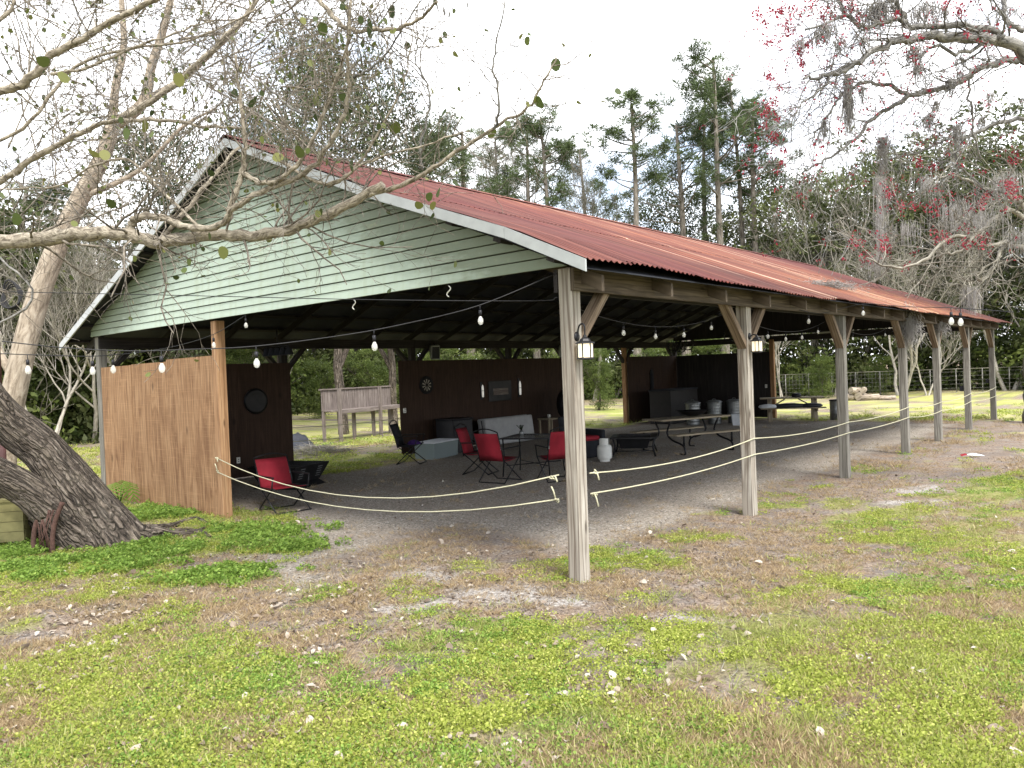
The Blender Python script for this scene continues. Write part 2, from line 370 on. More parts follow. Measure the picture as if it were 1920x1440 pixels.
simple('red_fabric', (.26, .015, .028), .8, var=.15); simple('rope', (.42, .405, .285), .8, var=.15, scale=60, bump=.4); simple('wire', (.02, .02, .022), .6)
simple('galv', (.24, .255, .26), .38, .75, .2, 12); simple('white_paint', (.68, .69, .66), .4, var=.08); simple('white_plastic', (.62, .66, .70), .5, var=.08)
simple('mattress', (.36, .37, .38), .9, var=.1); simple('purple_cloth', (.05, .02, .13), .9); simple('rust', (.09, .05, .04), .85, .2, .4, 20, bump=.4)
simple('pole_paint', (.11, .055, .055), .6, .1, .3); simple('crate_wood', (.22, .20, .09), .9, 0, .45, 4); simple('tarp', (.02, .022, .03), .45, bump=.3)
simple('concrete', (.4, .39, .37), .9, bump=.3); simple('brown_chest', (.012, .010, .010), .6); simple('clock_face', (.42, .48, .40), .5, var=.4, scale=14); simple('outlet_white', (.7, .7, .66), .5, var=.05)
simple('dart_black', (.015, .015, .017), .8); simple('dart_cream', (.34, .32, .26), .8); simple('coal', (.03, .028, .026), .95, 0, .5, 30, bump=.6)
def _glass(name, col, alpha=.35, rough=.08):
    t = NT(name, rough); t.color(col); t.b.inputs['Alpha'].default_value = alpha; t.b.inputs['Specular IOR Level'].default_value = .6
    MAT[name] = t.m
_glass('bulb_glass', (.8, .8, .76), .42, .05); _glass('table_glass', (.30, .34, .33), .6, .05); _glass('tote_plastic', (.24, .30, .31), .75, .35)
def _emit(name, c, e):
    t = NT(name, .3); t.color(c); t.b.inputs['Emission Color'].default_value = (*c, 1); t.b.inputs['Emission Strength'].default_value = e; MAT[name] = t.m
_emit('lamp_pane', (.8, .68, .48), .28); _emit('glint_glow', (.8, .78, .72), .14)  # sconce glass: faint emission stands in for glints
# ---------------------------------------------------------------- ground
S = 3.652
PY = [0, S, 2*S, 3*S, 13.694, 16.96, 20.47]         # post rows
XL_, XR_ = -10.284, 0.0
def poly_sd(px, py, poly):
    """signed distance (inside > 0)"""
    d = np.full(px.shape, 1e9); ins = np.zeros(px.shape, bool); n = len(poly)
    for i in range(n):
        ax, ay = poly[i][:2]; bx, by = poly[(i+1) % n][:2]
        ex, ey = bx-ax, by-ay; wx, wy = px-ax, py-ay
        t = np.clip((wx*ex+wy*ey)/(ex*ex+ey*ey+1e-9), 0, 1); d = np.minimum(d, (wx-ex*t)**2+(wy-ey*t)**2)
        c = ((ay > py) != (by > py)) & (px < (bx-ax)*(py-ay)/(by-ay+1e-12)+ax); ins ^= c
    return np.where(ins, 1, -1)*np.sqrt(d)
def sst(x, a, b): t = np.clip((x-a)/(b-a), 0, 1); return t*t*(3-2*t)
def gp(l): return [tuple(G(x, y)[:2]) for x, y in l]
DIRT = gp([(-60, 1150), (150, 1075), (300, 1085), (430, 1020), (560, 990), (620, 960)]) + [(-6.0, 1.2), (-10.2, 1.6), (-10.2, 3.4), (-8.9, 3.4), (-8.6, 6.6), (-10.2, 7.2), (-10.2, 13.6), (-9.9, 17.0), (-10.2, 19.2), (-4.5, 19.1), (1.0, 20.0), (4.2, 22), (6, 14), (3.6, 10.5)] + gp([(1780, 905), (1690, 925), (1560, 1040), (1400, 1100), (1290, 1180), (1230, 1195), (940, 1180), (760, 1195), (640, 1250), (560, 1180), (330, 1140), (150, 1200), (-60, 1240)])
GRAV = gp([(470, 1050), (600, 985), (560, 960)]) + [(-6.2, .6), (-10.2, .6), (-10.2, 3.3), (-9.0, 3.6), (-8.7, 6.4), (-10.2, 7.0), (-10.2, 13.4), (-9.2, 17), (-9.9, 19.0), (-4.5, 18.9), (-.6, 18.5), (-.55, 3.0), (-.75, .7)] + gp([(1010, 1010), (800, 990), (650, 1040), (560, 1110)])
SAND = [(*G(880, 1125)[:2], .75, .28), (*G(1010, 1130)[:2], .55, .16), (*G(760, 1135)[:2], .4, .25), (*G(800, 1085)[:2], .6, .3), (*G(1720, 915)[:2], .8, .35), (*G(1295, 1155)[:2], .45, .15), (*G(1690, 940)[:2], .6, .25)]
LUSH = [(*G(120, 1065)[:2], 1.25, .42), (*G(330, 1030)[:2], 1.0, .35), (*G(480, 1000)[:2], .9, .38), (*G(290, 965)[:2], 1.0, .5), (*G(520, 1030)[:2], .6, .25), (*G(30, 1040)[:2], .8, .4), (*G(430, 1075)[:2], .7, .25)]
SPOT = [(*G(1320, 970)[:2], .45, .2), (*G(1430, 945)[:2], .5, .22), (*G(1065, 1065)[:2], .4, .3), (*G(1170, 1045)[:2], .6, .25), (*G(1330, 1000)[:2], .5, .2), (*G(640, 990)[:2], .3, .12), (*G(560, 1040)[:2], .4, .2), (*G(230, 1095)[:2], .4, .15), (*G(600, 1110)[:2], .3, .15), (*G(1600, 950)[:2], .5, .3)]
BARE = [(*G(150, 1130)[:2], 1.1, .3), (*G(190, 1310)[:2], .25, .12), (*G(620, 1200)[:2], .5, .25), (*G(720, 1280)[:2], .4, .2), (*G(1620, 1040)[:2], .7, .4), (*G(1700, 1130)[:2], .6, .3), (*G(500, 1150)[:2], .8, .35)]
def blob(x, y, L_, rot=-.62):
    s = np.zeros(x.shape); c, n = math.cos(.71), math.sin(.71)
    for (bx, by, rx, ry) in L_:
        u = (x-bx)*c+(y-by)*n; w = -(x-bx)*n+(y-by)*c
        s = np.maximum(s, np.exp(-((u/rx)**2+(w/(ry*1.6))**2)*1.0))
    return s
def masks(x, y):
    wx = x+(fbm(x*.9, y*.9)-.5)*1.5+(fbm(x*4+9, y*4)-.5)*.5; wy = y+(fbm(x*.9+40, y*.9)-.5)*1.5+(fbm(x*4, y*4+7)-.5)*.5
    dirt = sst(poly_sd(wx, wy, DIRT), -.25, .35); grav = sst(poly_sd(x+(fbm(x*1.5, y*1.5)-.5)*.7, y+(fbm(x*1.5+5, y*1.5)-.5)*.7, GRAV), -.3, .3)
    sand = sst(blob(wx*.6+x*.4, wy*.6+y*.4, SAND)*(.25+fbm(x*6, y*6+3)*1.3), .45, .85)*.85
    lush = sst(blob(x+(wx-x)*.35, y+(wy-y)*.35, LUSH)+(fbm(x*3, y*3)-.5)*.6+(fbm(x*9, y*9)-.5)*.3, .25, .75)
    bare = sst(blob(wx, wy, BARE)+(fbm(x*2.5, y*2.5)-.5)*.5, .4, .75)
    g = (1-dirt)*(1-.9*bare)
    spar = fbm(x*.8+3, y*.8+1, 5)                      # patchy lawn
    g = g*np.clip(.42+2.4*(spar-.33)+.05*np.clip(x, -3, 4), .3, 1)
    g = np.maximum(g, dirt*(1-grav)*sst(fbm(x*1.6+60, y*1.6), .5, .8)*.45)
    spot = sst(blob(wx, wy, SPOT)+(fbm(x*4, y*4)-.5)*.8, .4, .8)*.75
    hole = sst(fbm(x*2.6+11, y*2.6, 5), .38, .55)      # soil showing through
    g = np.maximum(g*(.22+.78*hole), spot)
    g = np.maximum(g*(1-sand), lush)*(1-grav*(1-np.maximum(lush, spot*.7)))
    return g, grav, sand, lush, dirt
def gheight(x, y):
    r = np.hypot(x+3, y-5); out = sst(r, 14, 40)
    return (fbm(x*.35, y*.35)-.5)*.10*sst(poly_sd(x, y, [(-10.6, -.3), (.3, -.3), (.3, 20.8), (-10.6, 20.8)]), .3, -1.2) + out*(fbm(x*.05, y*.05)-.5)*.5
def axis(lo, hi, a, b, st):
    m = np.arange(a, b+1e-6, st); l = a-np.geomspace(st, a-lo, 34)[::-1]; h = b+np.geomspace(st, hi-b, 34); return np.concatenate([l, m, h])
gx = axis(-420, 420, -13, 8, .085); gy = axis(-420, 420, -7, 21, .095)
XX, YY = np.meshgrid(gx, gy); fx, fy = XX.ravel(), YY.ravel()
mg, mgr, msa, mlu, mdi = masks(fx, fy)
gv = np.stack([fx, fy, gheight(fx, fy)], 1)
nx, ny = len(gx), len(gy); ii = (np.arange(ny-1)[:, None]*nx+np.arange(nx-1)).ravel()
gme = fastmesh('ground', gv, np.stack([ii, ii+1, ii+1+nx, ii+nx], 1), smooth=True)
ca = gme.attributes.new('cover', 'FLOAT_COLOR', 'POINT'); ca.data.foreach_set('color', np.stack([mg, mgr, msa, mdi], 1).astype(np.float32).ravel())
def _ground():
    t = NT('ground', .95); v = t.wpos(); at = t.n('ShaderNodeAttribute'); at.attribute_name = 'cover'
    sp = t.n('ShaderNodeSeparateColor'); t.l(at.outputs['Color'], sp.inputs[0]); g, gr, sa = sp.outputs[0], sp.outputs[1], sp.outputs[2]; di = at.outputs['Alpha']
    a = t.noise(v, 3.0, 8, .65); b = t.noise(v, 26, 6, .7); c3 = t.noise(v, 90, 3, .7); w = t.noise(v, .7, 4, .6)
    soil = t.ramp(b, [(.32, (.08, .066, .057)), (.5, (.245, .21, .185)), (.68, (.45, .405, .365))])
    soil = t.mix(t.ramp(a, [(.38, 0), (.62, .75)]), soil, t.ramp(b, [(.36, (.13, .08, .045)), (.64, (.38, .26, .155))]))
    soil = t.mix(t.ramp(t.noise(v, 1.7, 5, .6), [(.45, 0), (.62, .55)]), soil, (.15, .135, .128))
    st = t.vor(v, 48, out='Color'); sh = t.n('ShaderNodeSeparateColor'); t.l(st, sh.inputs[0])
    grav = t.ramp(sh.outputs[0], [(.0, (.16, .145, .128)), (.5, (.34, .30, .25)), (.92, (.47, .425, .365)), (1, (.64, .61, .57))])
    grav = t.mix(t.ramp(w, [(.4, 0), (.65, .55)]), grav, (.29, .245, .20)); grav = t.mix(t.ramp(a, [(.55, 0), (.75, .4)]), grav, (.15, .10, .06))
    sand = t.ramp(b, [(.3, (.12, .105, .095)), (.5, (.38, .355, .33)), (.68, (.66, .63, .60))])
    thatch = t.ramp(b, [(.32, (.09, .085, .03)), (.5, (.25, .24, .095)), (.68, (.44, .41, .19))])
    far = t.ramp(t.noise(v, .35, 6, .65), [(.36, (.25, .29, .07)), (.5, (.40, .40, .13)), (.64, (.52, .46, .25))]); far = t.mix(t.ramp(c3, [(.35, .0), (.7, .4)]), far, (.12, .14, .035))
    ln = t.n('ShaderNodeVectorMath', operation='DISTANCE'); ln.inputs[1].default_value = (4.1, -5.6, 0); t.l(v, ln.inputs[0])
    grass = t.mix(t.ramp(t.math('MULTIPLY', ln.outputs['Value'], 1/60), [(.15, 0), (.34, 1)]), thatch, far)
    col = t.mix(t.ramp(g, [(.12, 0), (.6, 1)]), soil, grass); col = t.mix(gr, col, grav); col = t.mix(sa, col, sand)
    edge = t.ramp(t.math('MULTIPLY', ln.outputs['Value'], 1/60), [(.70, 0), (.82, 1)]); col = t.mix(edge, col, t.ramp(b, [(.3, (.08, .06, .035)), (.7, (.25, .19, .12))]))
    t.color(col); t.bump(t.math('ADD', b, t.math('MULTIPLY', c3, .6)), 1.0, .035); MAT['ground'] = t.m
_ground()
ground = tag(mobj('ground', gme, MAT['ground']), kind='structure')
# ---------------------------------------------------------------- pavilion
RX, RZ, EX, EZ, LX, LZ, RY0, RY1 = -5.14, 5.08, .45, 2.765, -11.15, 2.74, -.36, 20.85
def roofz(x, y):
    if x >= RX:
        t = (x-RX)/(EX-RX); z = RZ+(EZ-RZ)*t
        z += .085*math.exp(-((x+.35)/1.1)**2)*max(0, 1-max(0, y)/4.5)
    else:
        t = (RX-x)/(RX-LX); z = RZ+(LZ-RZ)*t
    return z+.012*math.sin(y*.9+1)*t+.005*math.sin(y*2.3)*t
pav = empty('pavilion', (0, 0, 0), label='open-sided timber pavilion with rusty red metal roof and pale green gable', cat='pavilion')
roof = empty('roof'); roof.parent = pav
def sheet(x0, x1, y0, w, lift, jx):
    nw = 8; ny_ = nw*4+1; nxs = 5; V = []; Fq = []; U = []
    for j in range(nxs):
        x = x0+(x1-x0)*j/(nxs-1)
        if j == nxs-1: x += jx
        for i in range(ny_):
            y = y0+w*i/(ny_-1); V.append((x, y, roofz(x, y)+.011*math.sin(2*math.pi*i/4+.4)+lift))
    for j in range(nxs-1):
        for i in range(ny_-1): a = j*ny_+i; Fq.append((a, a+1, a+1+ny_, a+ny_))
    return fastmesh('roof_sheet', V, Fq, smooth=True)
nsh = 32; wsh = (RY1-RY0)/nsh
for i in range(nsh):
    y0 = RY0+i*wsh; w = wsh+.045
    for (a, b, up) in ((RX+.02, -2.2, .0085), (-2.32, EX, .0), (RX-.02, -8.2, .0085), (-8.1, LX, .0)):
        low = up < .001; s_ = 1 if b > RX else -1
        mobj('roof_sheet', sheet(a, b, y0, w, up+.004*(i % 2)+random.uniform(0, .002), s_*random.uniform(-.035, .03) if low else 0), MAT['roof_red'], roof)
m = MB()
for i in range(12):
    ya, yb = RY0-.02+i*1.77, RY0-.02+i*1.77+1.80; h = RZ+.045+.004*(i % 2)
    m.quadset([(RX-.16, ya, h-.075), (RX, ya, h), (RX+.16, ya, h-.075), (RX-.16, yb, h-.075), (RX, yb, h), (RX+.16, yb, h-.075)], [(0, 1, 4, 3), (1, 2, 5, 4)], [[(0, 0)]*4]*2)
m.build('ridge_cap', MAT['roof_red'], roof)
def slope_board(mb, x0, x1, y0, y1, off, th):
    """slab parallel to one roof side, top 'off' below the sheets"""
    n = 6 if x1 > RX else 2; xs = np.linspace(x0, x1, n)
    for xa, xb in zip(xs[:-1], xs[1:]):
        za, zb = (RZ+(EZ-RZ)*(xa-RX)/(EX-RX), RZ+(EZ-RZ)*(xb-RX)/(EX-RX)) if x1 > RX else (RZ+(LZ-RZ)*(RX-xa)/(RX-LX), RZ+(LZ-RZ)*(RX-xb)/(RX-LX))
        vs_ = [(xa, y0, za-off), (xb, y0, zb-off), (xb, y1, zb-off), (xa, y1, za-off), (xa, y0, za-off-th), (xb, y0, zb-off-th), (xb, y1, zb-off-th), (xa, y1, za-off-th)]
        mb.quadset(vs_, [(3, 2, 1, 0), (4, 5, 6, 7), (0, 1, 5, 4), (1, 2, 6, 5), (2, 3, 7, 6), (3, 0, 4, 7)], [[(0, 0), (0, abs(xb-xa)), (y1-y0, abs(xb-xa)), (y1-y0, 0)]]*6)
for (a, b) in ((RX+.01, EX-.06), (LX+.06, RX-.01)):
    m = MB(); slope_board(m, a, b, RY0+.05, RY1-.05, .035, .008); m.build('roof_shade_sheet', MAT['underside_shade'], roof)  # added sheet: dark bare-metal tone with the ceiling's shade in its colour
def rz_flat(x): return RZ+(EZ-RZ)*(x-RX)/(EX-RX) if x >= RX else RZ+(LZ-RZ)*(RX-x)/(RX-LX)
for sgn, n_ in ((1, 9), (-1, 10)):
    for i in range(n_):
        x = RX+sgn*(.3+i*.61); ang = math.atan2(EZ-RZ, EX-RX) if sgn > 0 else math.atan2(RZ-LZ, RX-LX)
        m = MB(); m.box((0, 0, 0), (.09, RY1-RY0-.12, .04), axis=1)
        m.build('purlin', MAT['shaded_timber'], pav, (x, (RY0+RY1)/2, rz_flat(x)-.068), (0, -ang, 0))
ry = [0.06+i*1.215 for i in range(17)]
for i, y in enumerate(ry):
    for sgn in (1, -1):
        x1 = EX-.12 if sgn > 0 else LX+.12
        m = MB(); slope_board(m, min(RX+sgn*.012, x1), max(RX+sgn*.012, x1), y-.019, y+.019, .092, .13 if i % 3 else .14)
        m.build('rafter', MAT['beam_wood'] if sgn > 0 else MAT['shaded_timber'], pav)
# rake boards
def rake(pts, name, mat, w, h, y):
    for (a, b) in zip(pts[:-1], pts[1:]):
        m = MB(); za, zb = roofz(a, y), roofz(b, y)
        vs_ = [(a, y-w, za-.004), (b, y-w, zb-.004), (b, y-w, zb-.02-h), (a, y-w, za-.02-h), (a, y, za-.004), (b, y, zb-.004), (b, y, zb-.02-h), (a, y, za-.02-h)]
        m.quadset(vs_, [(0, 1, 2, 3), (4, 7, 6, 5), (0, 4, 5, 1), (3, 2, 6, 7), (0, 3, 7, 4), (1, 5, 6, 2)], [[(0, 0), (1, 0), (1, 1), (0, 1)]]*6)
        m.build(name, mat, pav)
rake([RX+.005, -2.62, -2.3, -.42], 'rake_board', MAT['trim_white'], .022, .088, RY0+.012)
rake([-.415, EX+.0], 'rake_board', MAT['trim_white'], .022, .088, RY0+.012)
rake([RX-.005, -8.2], 'rake_board', MAT['trim_edge'], .022, .10, RY0+.012); rake([-8.205, LX], 'rake_board', MAT['trim_edge'], .022, .10, RY0+.012)
# gable walls
def gable(y, outward, name, boards):
    g = empty(name); g.parent = pav
    m = MB(); m.prism([(-10.35, 2.86), (.06, 2.86), (.06, 2.88), (RX, 5.0), (-10.35, 2.96)], y, y+.02, 'y'); m.build('sheathing', MAT['shaded_timber'], g)
    if not boards: return g
    ex = .1035; k = 0; z = 2.822
    xr = lambda q: min(.07, RX+(5.0-q)/.4142); xl = lambda q: max(-10.37, RX-(5.0-q)/.3893)
    while z < 4.95:
        z1 = min(z+ex-(.0125 if k % 2 else .0095), 4.99); a0, a1, b0, b1 = xl(z), xl(z1), xr(z), xr(z1)  # gaps bare the dark backing to draw shadow lines under the laps
        cuts = sorted(random.uniform(.18, .82) for _ in range(2 if b0-a0 > 6 else 1 if b0-a0 > 2.5 else 0))
        ts = [0]+cuts+[1]
        for t0, t1 in zip(ts[:-1], ts[1:]):
            p0, p1 = a0+(b0-a0)*t0+(.0015 if t0 else 0), a0+(b0-a0)*t1-(.0015 if t1 < 1 else 0)
            q0, q1 = (a1 if t0 == 0 else p0), (b1 if t1 == 1 else p1)
            j = random.uniform(0, .003); yb, yt, yk = y-.032-j, y-.020-j, y-.002
            vs_ = [(p0, yb, z), (p1, yb, z), (q1, yt, z1), (q0, yt, z1), (p0, yk, z), (p1, yk, z), (q1, yk, z1), (q0, yk, z1)]
            mm = MB(); mm.quadset(vs_, [(0, 1, 2, 3), (4, 7, 6, 5), (0, 4, 5, 1), (3, 2, 6, 7), (0, 3, 7, 4), (1, 5, 6, 2)], [[(0, 0), (1, 0), (1, 1), (0, 1)]]*6)
            mm.build('clapboard', MAT['siding'], g)
        z += ex; k += 1
    return g
gable(-.094, -1, 'gable_wall', True); gable(20.56, 1, 'rear_gable_wall', False)
# posts, beams, braces
for side, X in (('r', XR_), ('l', XL_)):
    for i, y in enumerate(PY):
        mt = MAT['post_wood'] if (side == 'r' and i < 2) else MAT['post_grey'] if side == 'r' or i == 0 else MAT['cedar'] if i == 5 else MAT['shaded_timber']
        m = MB(); lean = random.uniform(-.012, .012)
        w = .141
        vs_ = []
        for (zz, ww, dx) in ((-.15, w*1.06, 0), (.06, w*1.03, 0), (.25, w, 0), (1.3, w*.985, lean), (2.815, w, lean*.6)):
            vs_ += [(dx-ww/2, -ww/2, zz), (dx+ww/2, -ww/2, zz), (dx+ww/2, ww/2, zz), (dx-ww/2, ww/2, zz)]
        fs, uvs = [], []
        for l_ in range(4):
            for k in range(4):
                a = l_*4+k; b = l_*4+(k+1) % 4; fs.append((a, b, b+4, a+4)); o_ = k*.43+i*1.7
                uvs.append([(o_, vs_[a][2]), (o_+w, vs_[a][2]), (o_+w, vs_[a+4][2]), (o_, vs_[a+4][2])])
        fs += [(3, 2, 1, 0), (16, 17, 18, 19)]; uvs += [[(0, 0)]*4]*2
        m.quadset(vs_, fs, uvs); m.build('post', mt, pav, (X, y, 0), bevel=.007)
        br = [1] if i == 0 else [-1] if i == 6 else [-1, 1]
        for q in br:
            m = MB(); m.beam((X, y+q*.03, 2.10), (X, y+q*.58, 2.67), .075, .115, up=(1, 0, 0)); m.build('brace', MAT['brace_wood'] if side == 'r' else MAT['shaded_timber'], pav)
    for off in (-.092, .092):
        for i in range(3):
            ya, yb = (-.069, 2*S)[0] if i == 0 else PY[2*i]+.003, PY[2*i+2]-.003 if i < 2 else PY[6]+.069
            m = MB(); m.box((X+off, (ya+yb)/2, 2.705), (.042, yb-ya, .20), axis=1); m.build('beam', MAT['beam_wood'] if side == 'r' and off > 0 else MAT['shaded_timber'], pav)
m = MB(); m.box((-6.2, 0, 1.365), (.138, .138, 2.87)); m.build('corner_post', MAT['cedar'], pav, bevel=.006)['label'] = 'brown cedar post at the end of the plywood wall'
m = MB(); m.box((-5.15, -.045, 2.88), (10.0, .05, .085), axis=0); m.build('gable_beam', MAT['shaded_timber'], pav)
m = MB(); m.box((-3.4, 20.47, 2.72), (6.6, .09, .2), axis=0); m.box((-8.55, 20.47, 2.72), (3.3, .09, .2), axis=0); m.build('gable_beam', MAT['shaded_timber'], pav)
def panel(name, x0, x1, y0, y1, z0, z1, mat, ax):
    m = MB()
    m.box(((x0+x1)/2, (y0+y1)/2, (z0+z1)/2), (x1-x0, y1-y0, z1-z0), axis=2); return m.build(name, mat, pav)
for (a, b, zt, dy) in ((-10.17, -8.96, 2.275, 0), (-8.955, -7.70, 2.285, .004), (-7.695, -6.272, 2.315, -.003)):
    panel('plywood_sheet', a, b, -.058+dy, -.040+dy, .0, zt, MAT['plywood'], 2)
for (a, b) in ((.075, 1.30), (1.303, 2.52), (2.523, 3.73), (6.74, 7.9), (7.903, 9.06), (9.063, 10.2), (10.203, 11.3), (11.303, 12.4), (12.403, 13.5), (16.96, 18.1), (18.103, 19.25), (19.253, 20.36)):
    panel('plywood_sheet', XL_+.112, XL_+.13, a, b, .02, 2.30, MAT['plywood_shaded'], 2)
for (a, b) in ((-10.15, -8.96), (-8.957, -7.76), (-7.757, -6.56)):
    panel('plywood_sheet', a, b, 20.362, 20.38, .02, 2.29, MAT['shaded_timber'], 2)  # far wall's deep shade put in as a near-black tone
m = MB(); m.box((-6.49, 20.40, 1.3), (.138, .138, 2.8)); m.build('corner_post', MAT['cedar'], pav)
# ---------------------------------------------------------------- ropes
def rope(path, r, label, knots=(), tails=()):
    o = empty('rope', tuple(path[0]), label=label, cat='rope', group='yellow ropes between the posts'); o0 = np.array(path[0])
    m = MB(); m.tube([p-o0 for p in path], r, 6); m.build('cord', MAT['rope'], o)
    for k in knots:
        m = MB(); k = np.array(k)-o0
        for a in range(3):
            q = k+rng.normal(0, .012, 3); th = np.linspace(0, 6.28, 7)[:-1]; e = rng.normal(size=3); e /= np.linalg.norm(e); f = np.cross(e, [.3, .5, .8]); f /= np.linalg.norm(f)
            m.tube([q+.014*(e*math.cos(t)+f*math.sin(t)) for t in th], .0065, 5, closed=True)
        for tl in tails: m.tube([k, k+np.array(tl)*.5+[0, 0, .015], k+np.array(tl)], .008, 5)
        m.build('knot', MAT['rope'], o)
    return o
def multi(pts, sags):
    out = []
    for a, b, s_ in zip(pts[:-1], pts[1:], sags): out += list(catenary(a, b, s_, 12))
    return np.array(out)
zf = -.085
rope(multi([(-6.24, zf, .86), (-.13, zf+.005, .965)], [.37]), .0068, 'upper yellow rope across the front from cedar post to corner post', [(-6.22, zf, .86), (-.18, zf, .955)], [(.05, -.02, -.05)])
rope(multi([(-6.24, zf, .66), (-.14, zf+.005, .745)], [.30]), .0068, 'lower yellow rope across the front from cedar post to corner post', [(-6.22, zf, .66), (-.17, zf, .74)], [(-.03, -.02, .12)])
xr_ = .085
rope(multi([(xr_, .10, .97), (xr_, PY[1], .965), (xr_, PY[2], .90), (xr_, PY[3], .93), (xr_, PY[4], .88), (xr_, PY[5], .93), (xr_, PY[6], .95)], [.075, .05, .045, .05, .05, .06]), .0068, 'upper yellow rope strung along the right row of posts', [(xr_, .2, .965)], [(.03, 0, -.07)])
rope(multi([(xr_, .10, .785), (xr_, PY[1], .765), (xr_, PY[2], .73), (xr_, PY[3], .73), (xr_, PY[4], .69), (xr_, PY[5], .73), (xr_, PY[6], .70)], [.045, .03, .03, .05, .05, .05]), .0068, 'lower yellow rope strung along the right row of posts', [(xr_, .16, .78)], [(.04, 0, -.12)])
for z, lb in ((.92, 'upper'), (.62, 'lower')):
    rope(multi([(XL_-.08, PY[1], z), (XL_-.08, PY[2], z)], [.05]), .008, lb+' rope across the open bay behind the red chairs')
# ---------------------------------------------------------------- string lights
def bulb_part(o, at, size=1.0, mat='bulb_glass'):
    size *= .85
    x, y, z = at
    m = MB(); m.tube([(x, y, z), (x, y, z-.055*size)], .004*size, 5); m.lathe([(.0, -.055), (.014, -.055), (.018, -.062), (.018, -.108), (.015, -.115), (0, -.115)], 10, (x, y, z)) if size == 1 else m.lathe([(0, -.05*size), (.016*size, -.05*size), (.016*size, -.105*size), (0, -.105*size)], 8, (x, y, z))
    s_ = m.build('socket', MAT['black_plastic'], o)
    k = size; m = MB(); m.lathe([(.011*k, -.112*k), (.016*k, -.122*k), (.026*k, -.142*k), (.029*k, -.162*k), (.025*k, -.182*k), (.014*k, -.196*k), (0, -.2*k)], 12, (x, y, z)); b = m.build('bulb', MAT[mat], o)
    m = MB(); m.tube([(x-.006*k, y, z-.118*k), (x-.006*k, y, z-.16*k), (x+.006*k, y, z-.16*k), (x+.006*k, y, z-.118*k)], .0025*k, 4); m.build('filament', MAT['glint_glow'], b)
def strand(pts, bulbs, label, r=.0042, size=1.0, name='string_light', mat='bulb_glass'):
    path = smooth_path(pts, 6); o0 = path[0].copy(); o = empty(name, tuple(o0), label=label, cat='string light', group='bulb string lights')
    m = MB(); m.tube([p-o0 for p in path], r, 5); m.build('cable', MAT['wire'], o)
    L_ = np.concatenate([[0], np.cumsum(np.linalg.norm(np.diff(path, axis=0), axis=1))])
    for b in bulbs:
        if b > 50:                                       # photo column: nearest point of the cable
            sc = [(abs(960+F_PX*((p-CAM)@RT)/((p-CAM)@FW)-b), i) for i, p in enumerate(path)]; p = path[min(sc)[1]]
        else:
            t = b*L_[-1]; p = np.array([np.interp(t, L_, path[:, k]) for k in range(3)])
        bulb_part(o, p-o0, size, mat)
    return o
pole_xy = P(4, 700, 10.3)
strand([P(4, 640, 5.6), P(120, 652, 5.65), P(244, 658, 5.8), P(360, 655, 5.9), P(480, 649, 6.0), P(640, 629, 6.2), P(760, 607, 6.4), P(900, 572, 6.6), P(1045, 512, 6.85)], [303, 484, 707, 897], 'long cable of clear bulbs sweeping up to the corner post')
strand([P(-30, 662, 6.6), P(90, 666, 6.7), P(191, 667, 7.0), P(311, 653, 8.0), P(400, 627, 9.5), (-5.2, -.14, 2.80)], [60, 175, 219, 404, 487], 'bulb cable running from the left up to the green siding')
strand([P(-40, 546, 8.5), P(300, 553, 8.0), P(700, 562, 7.4), P(1000, 564, 7.0), (-.075, -.076, 2.56)], [], 'plain black cable stretched across the green gable', r=.0042)
for i in range(4):
    a, b = PY[i], PY[i+1]
    strand(catenary((-.16, a+.25, 2.50), (-.16, b-.25, 2.52), .17, 8), [.08, .28, .48, .68, .9], ['first', 'second', 'third', 'fourth'][i]+' drooping bulb string under the right beam counting from the camera', r=.004, size=.8)
strand([(.13, 5.2, 2.62), (.16, 6.0, 2.60), P(1618, 570, 11.2), P(1700, 575, 9.3), P(1783, 577, 7.6), P(1900, 585, 6.6)], [.06, 1618, 1787, 1806], 'bulb cable leaving the right eave towards the lawn')
m_x = [(-1.0, 20.9, 2.55)]
strand(catenary((-6.4, 20.95, 2.62), (-.1, 20.95, 2.6), .12, 10), [.1+.08*k for k in range(11)], 'small bulb string across the far open end', r=.004, size=.8, mat='black_plastic')
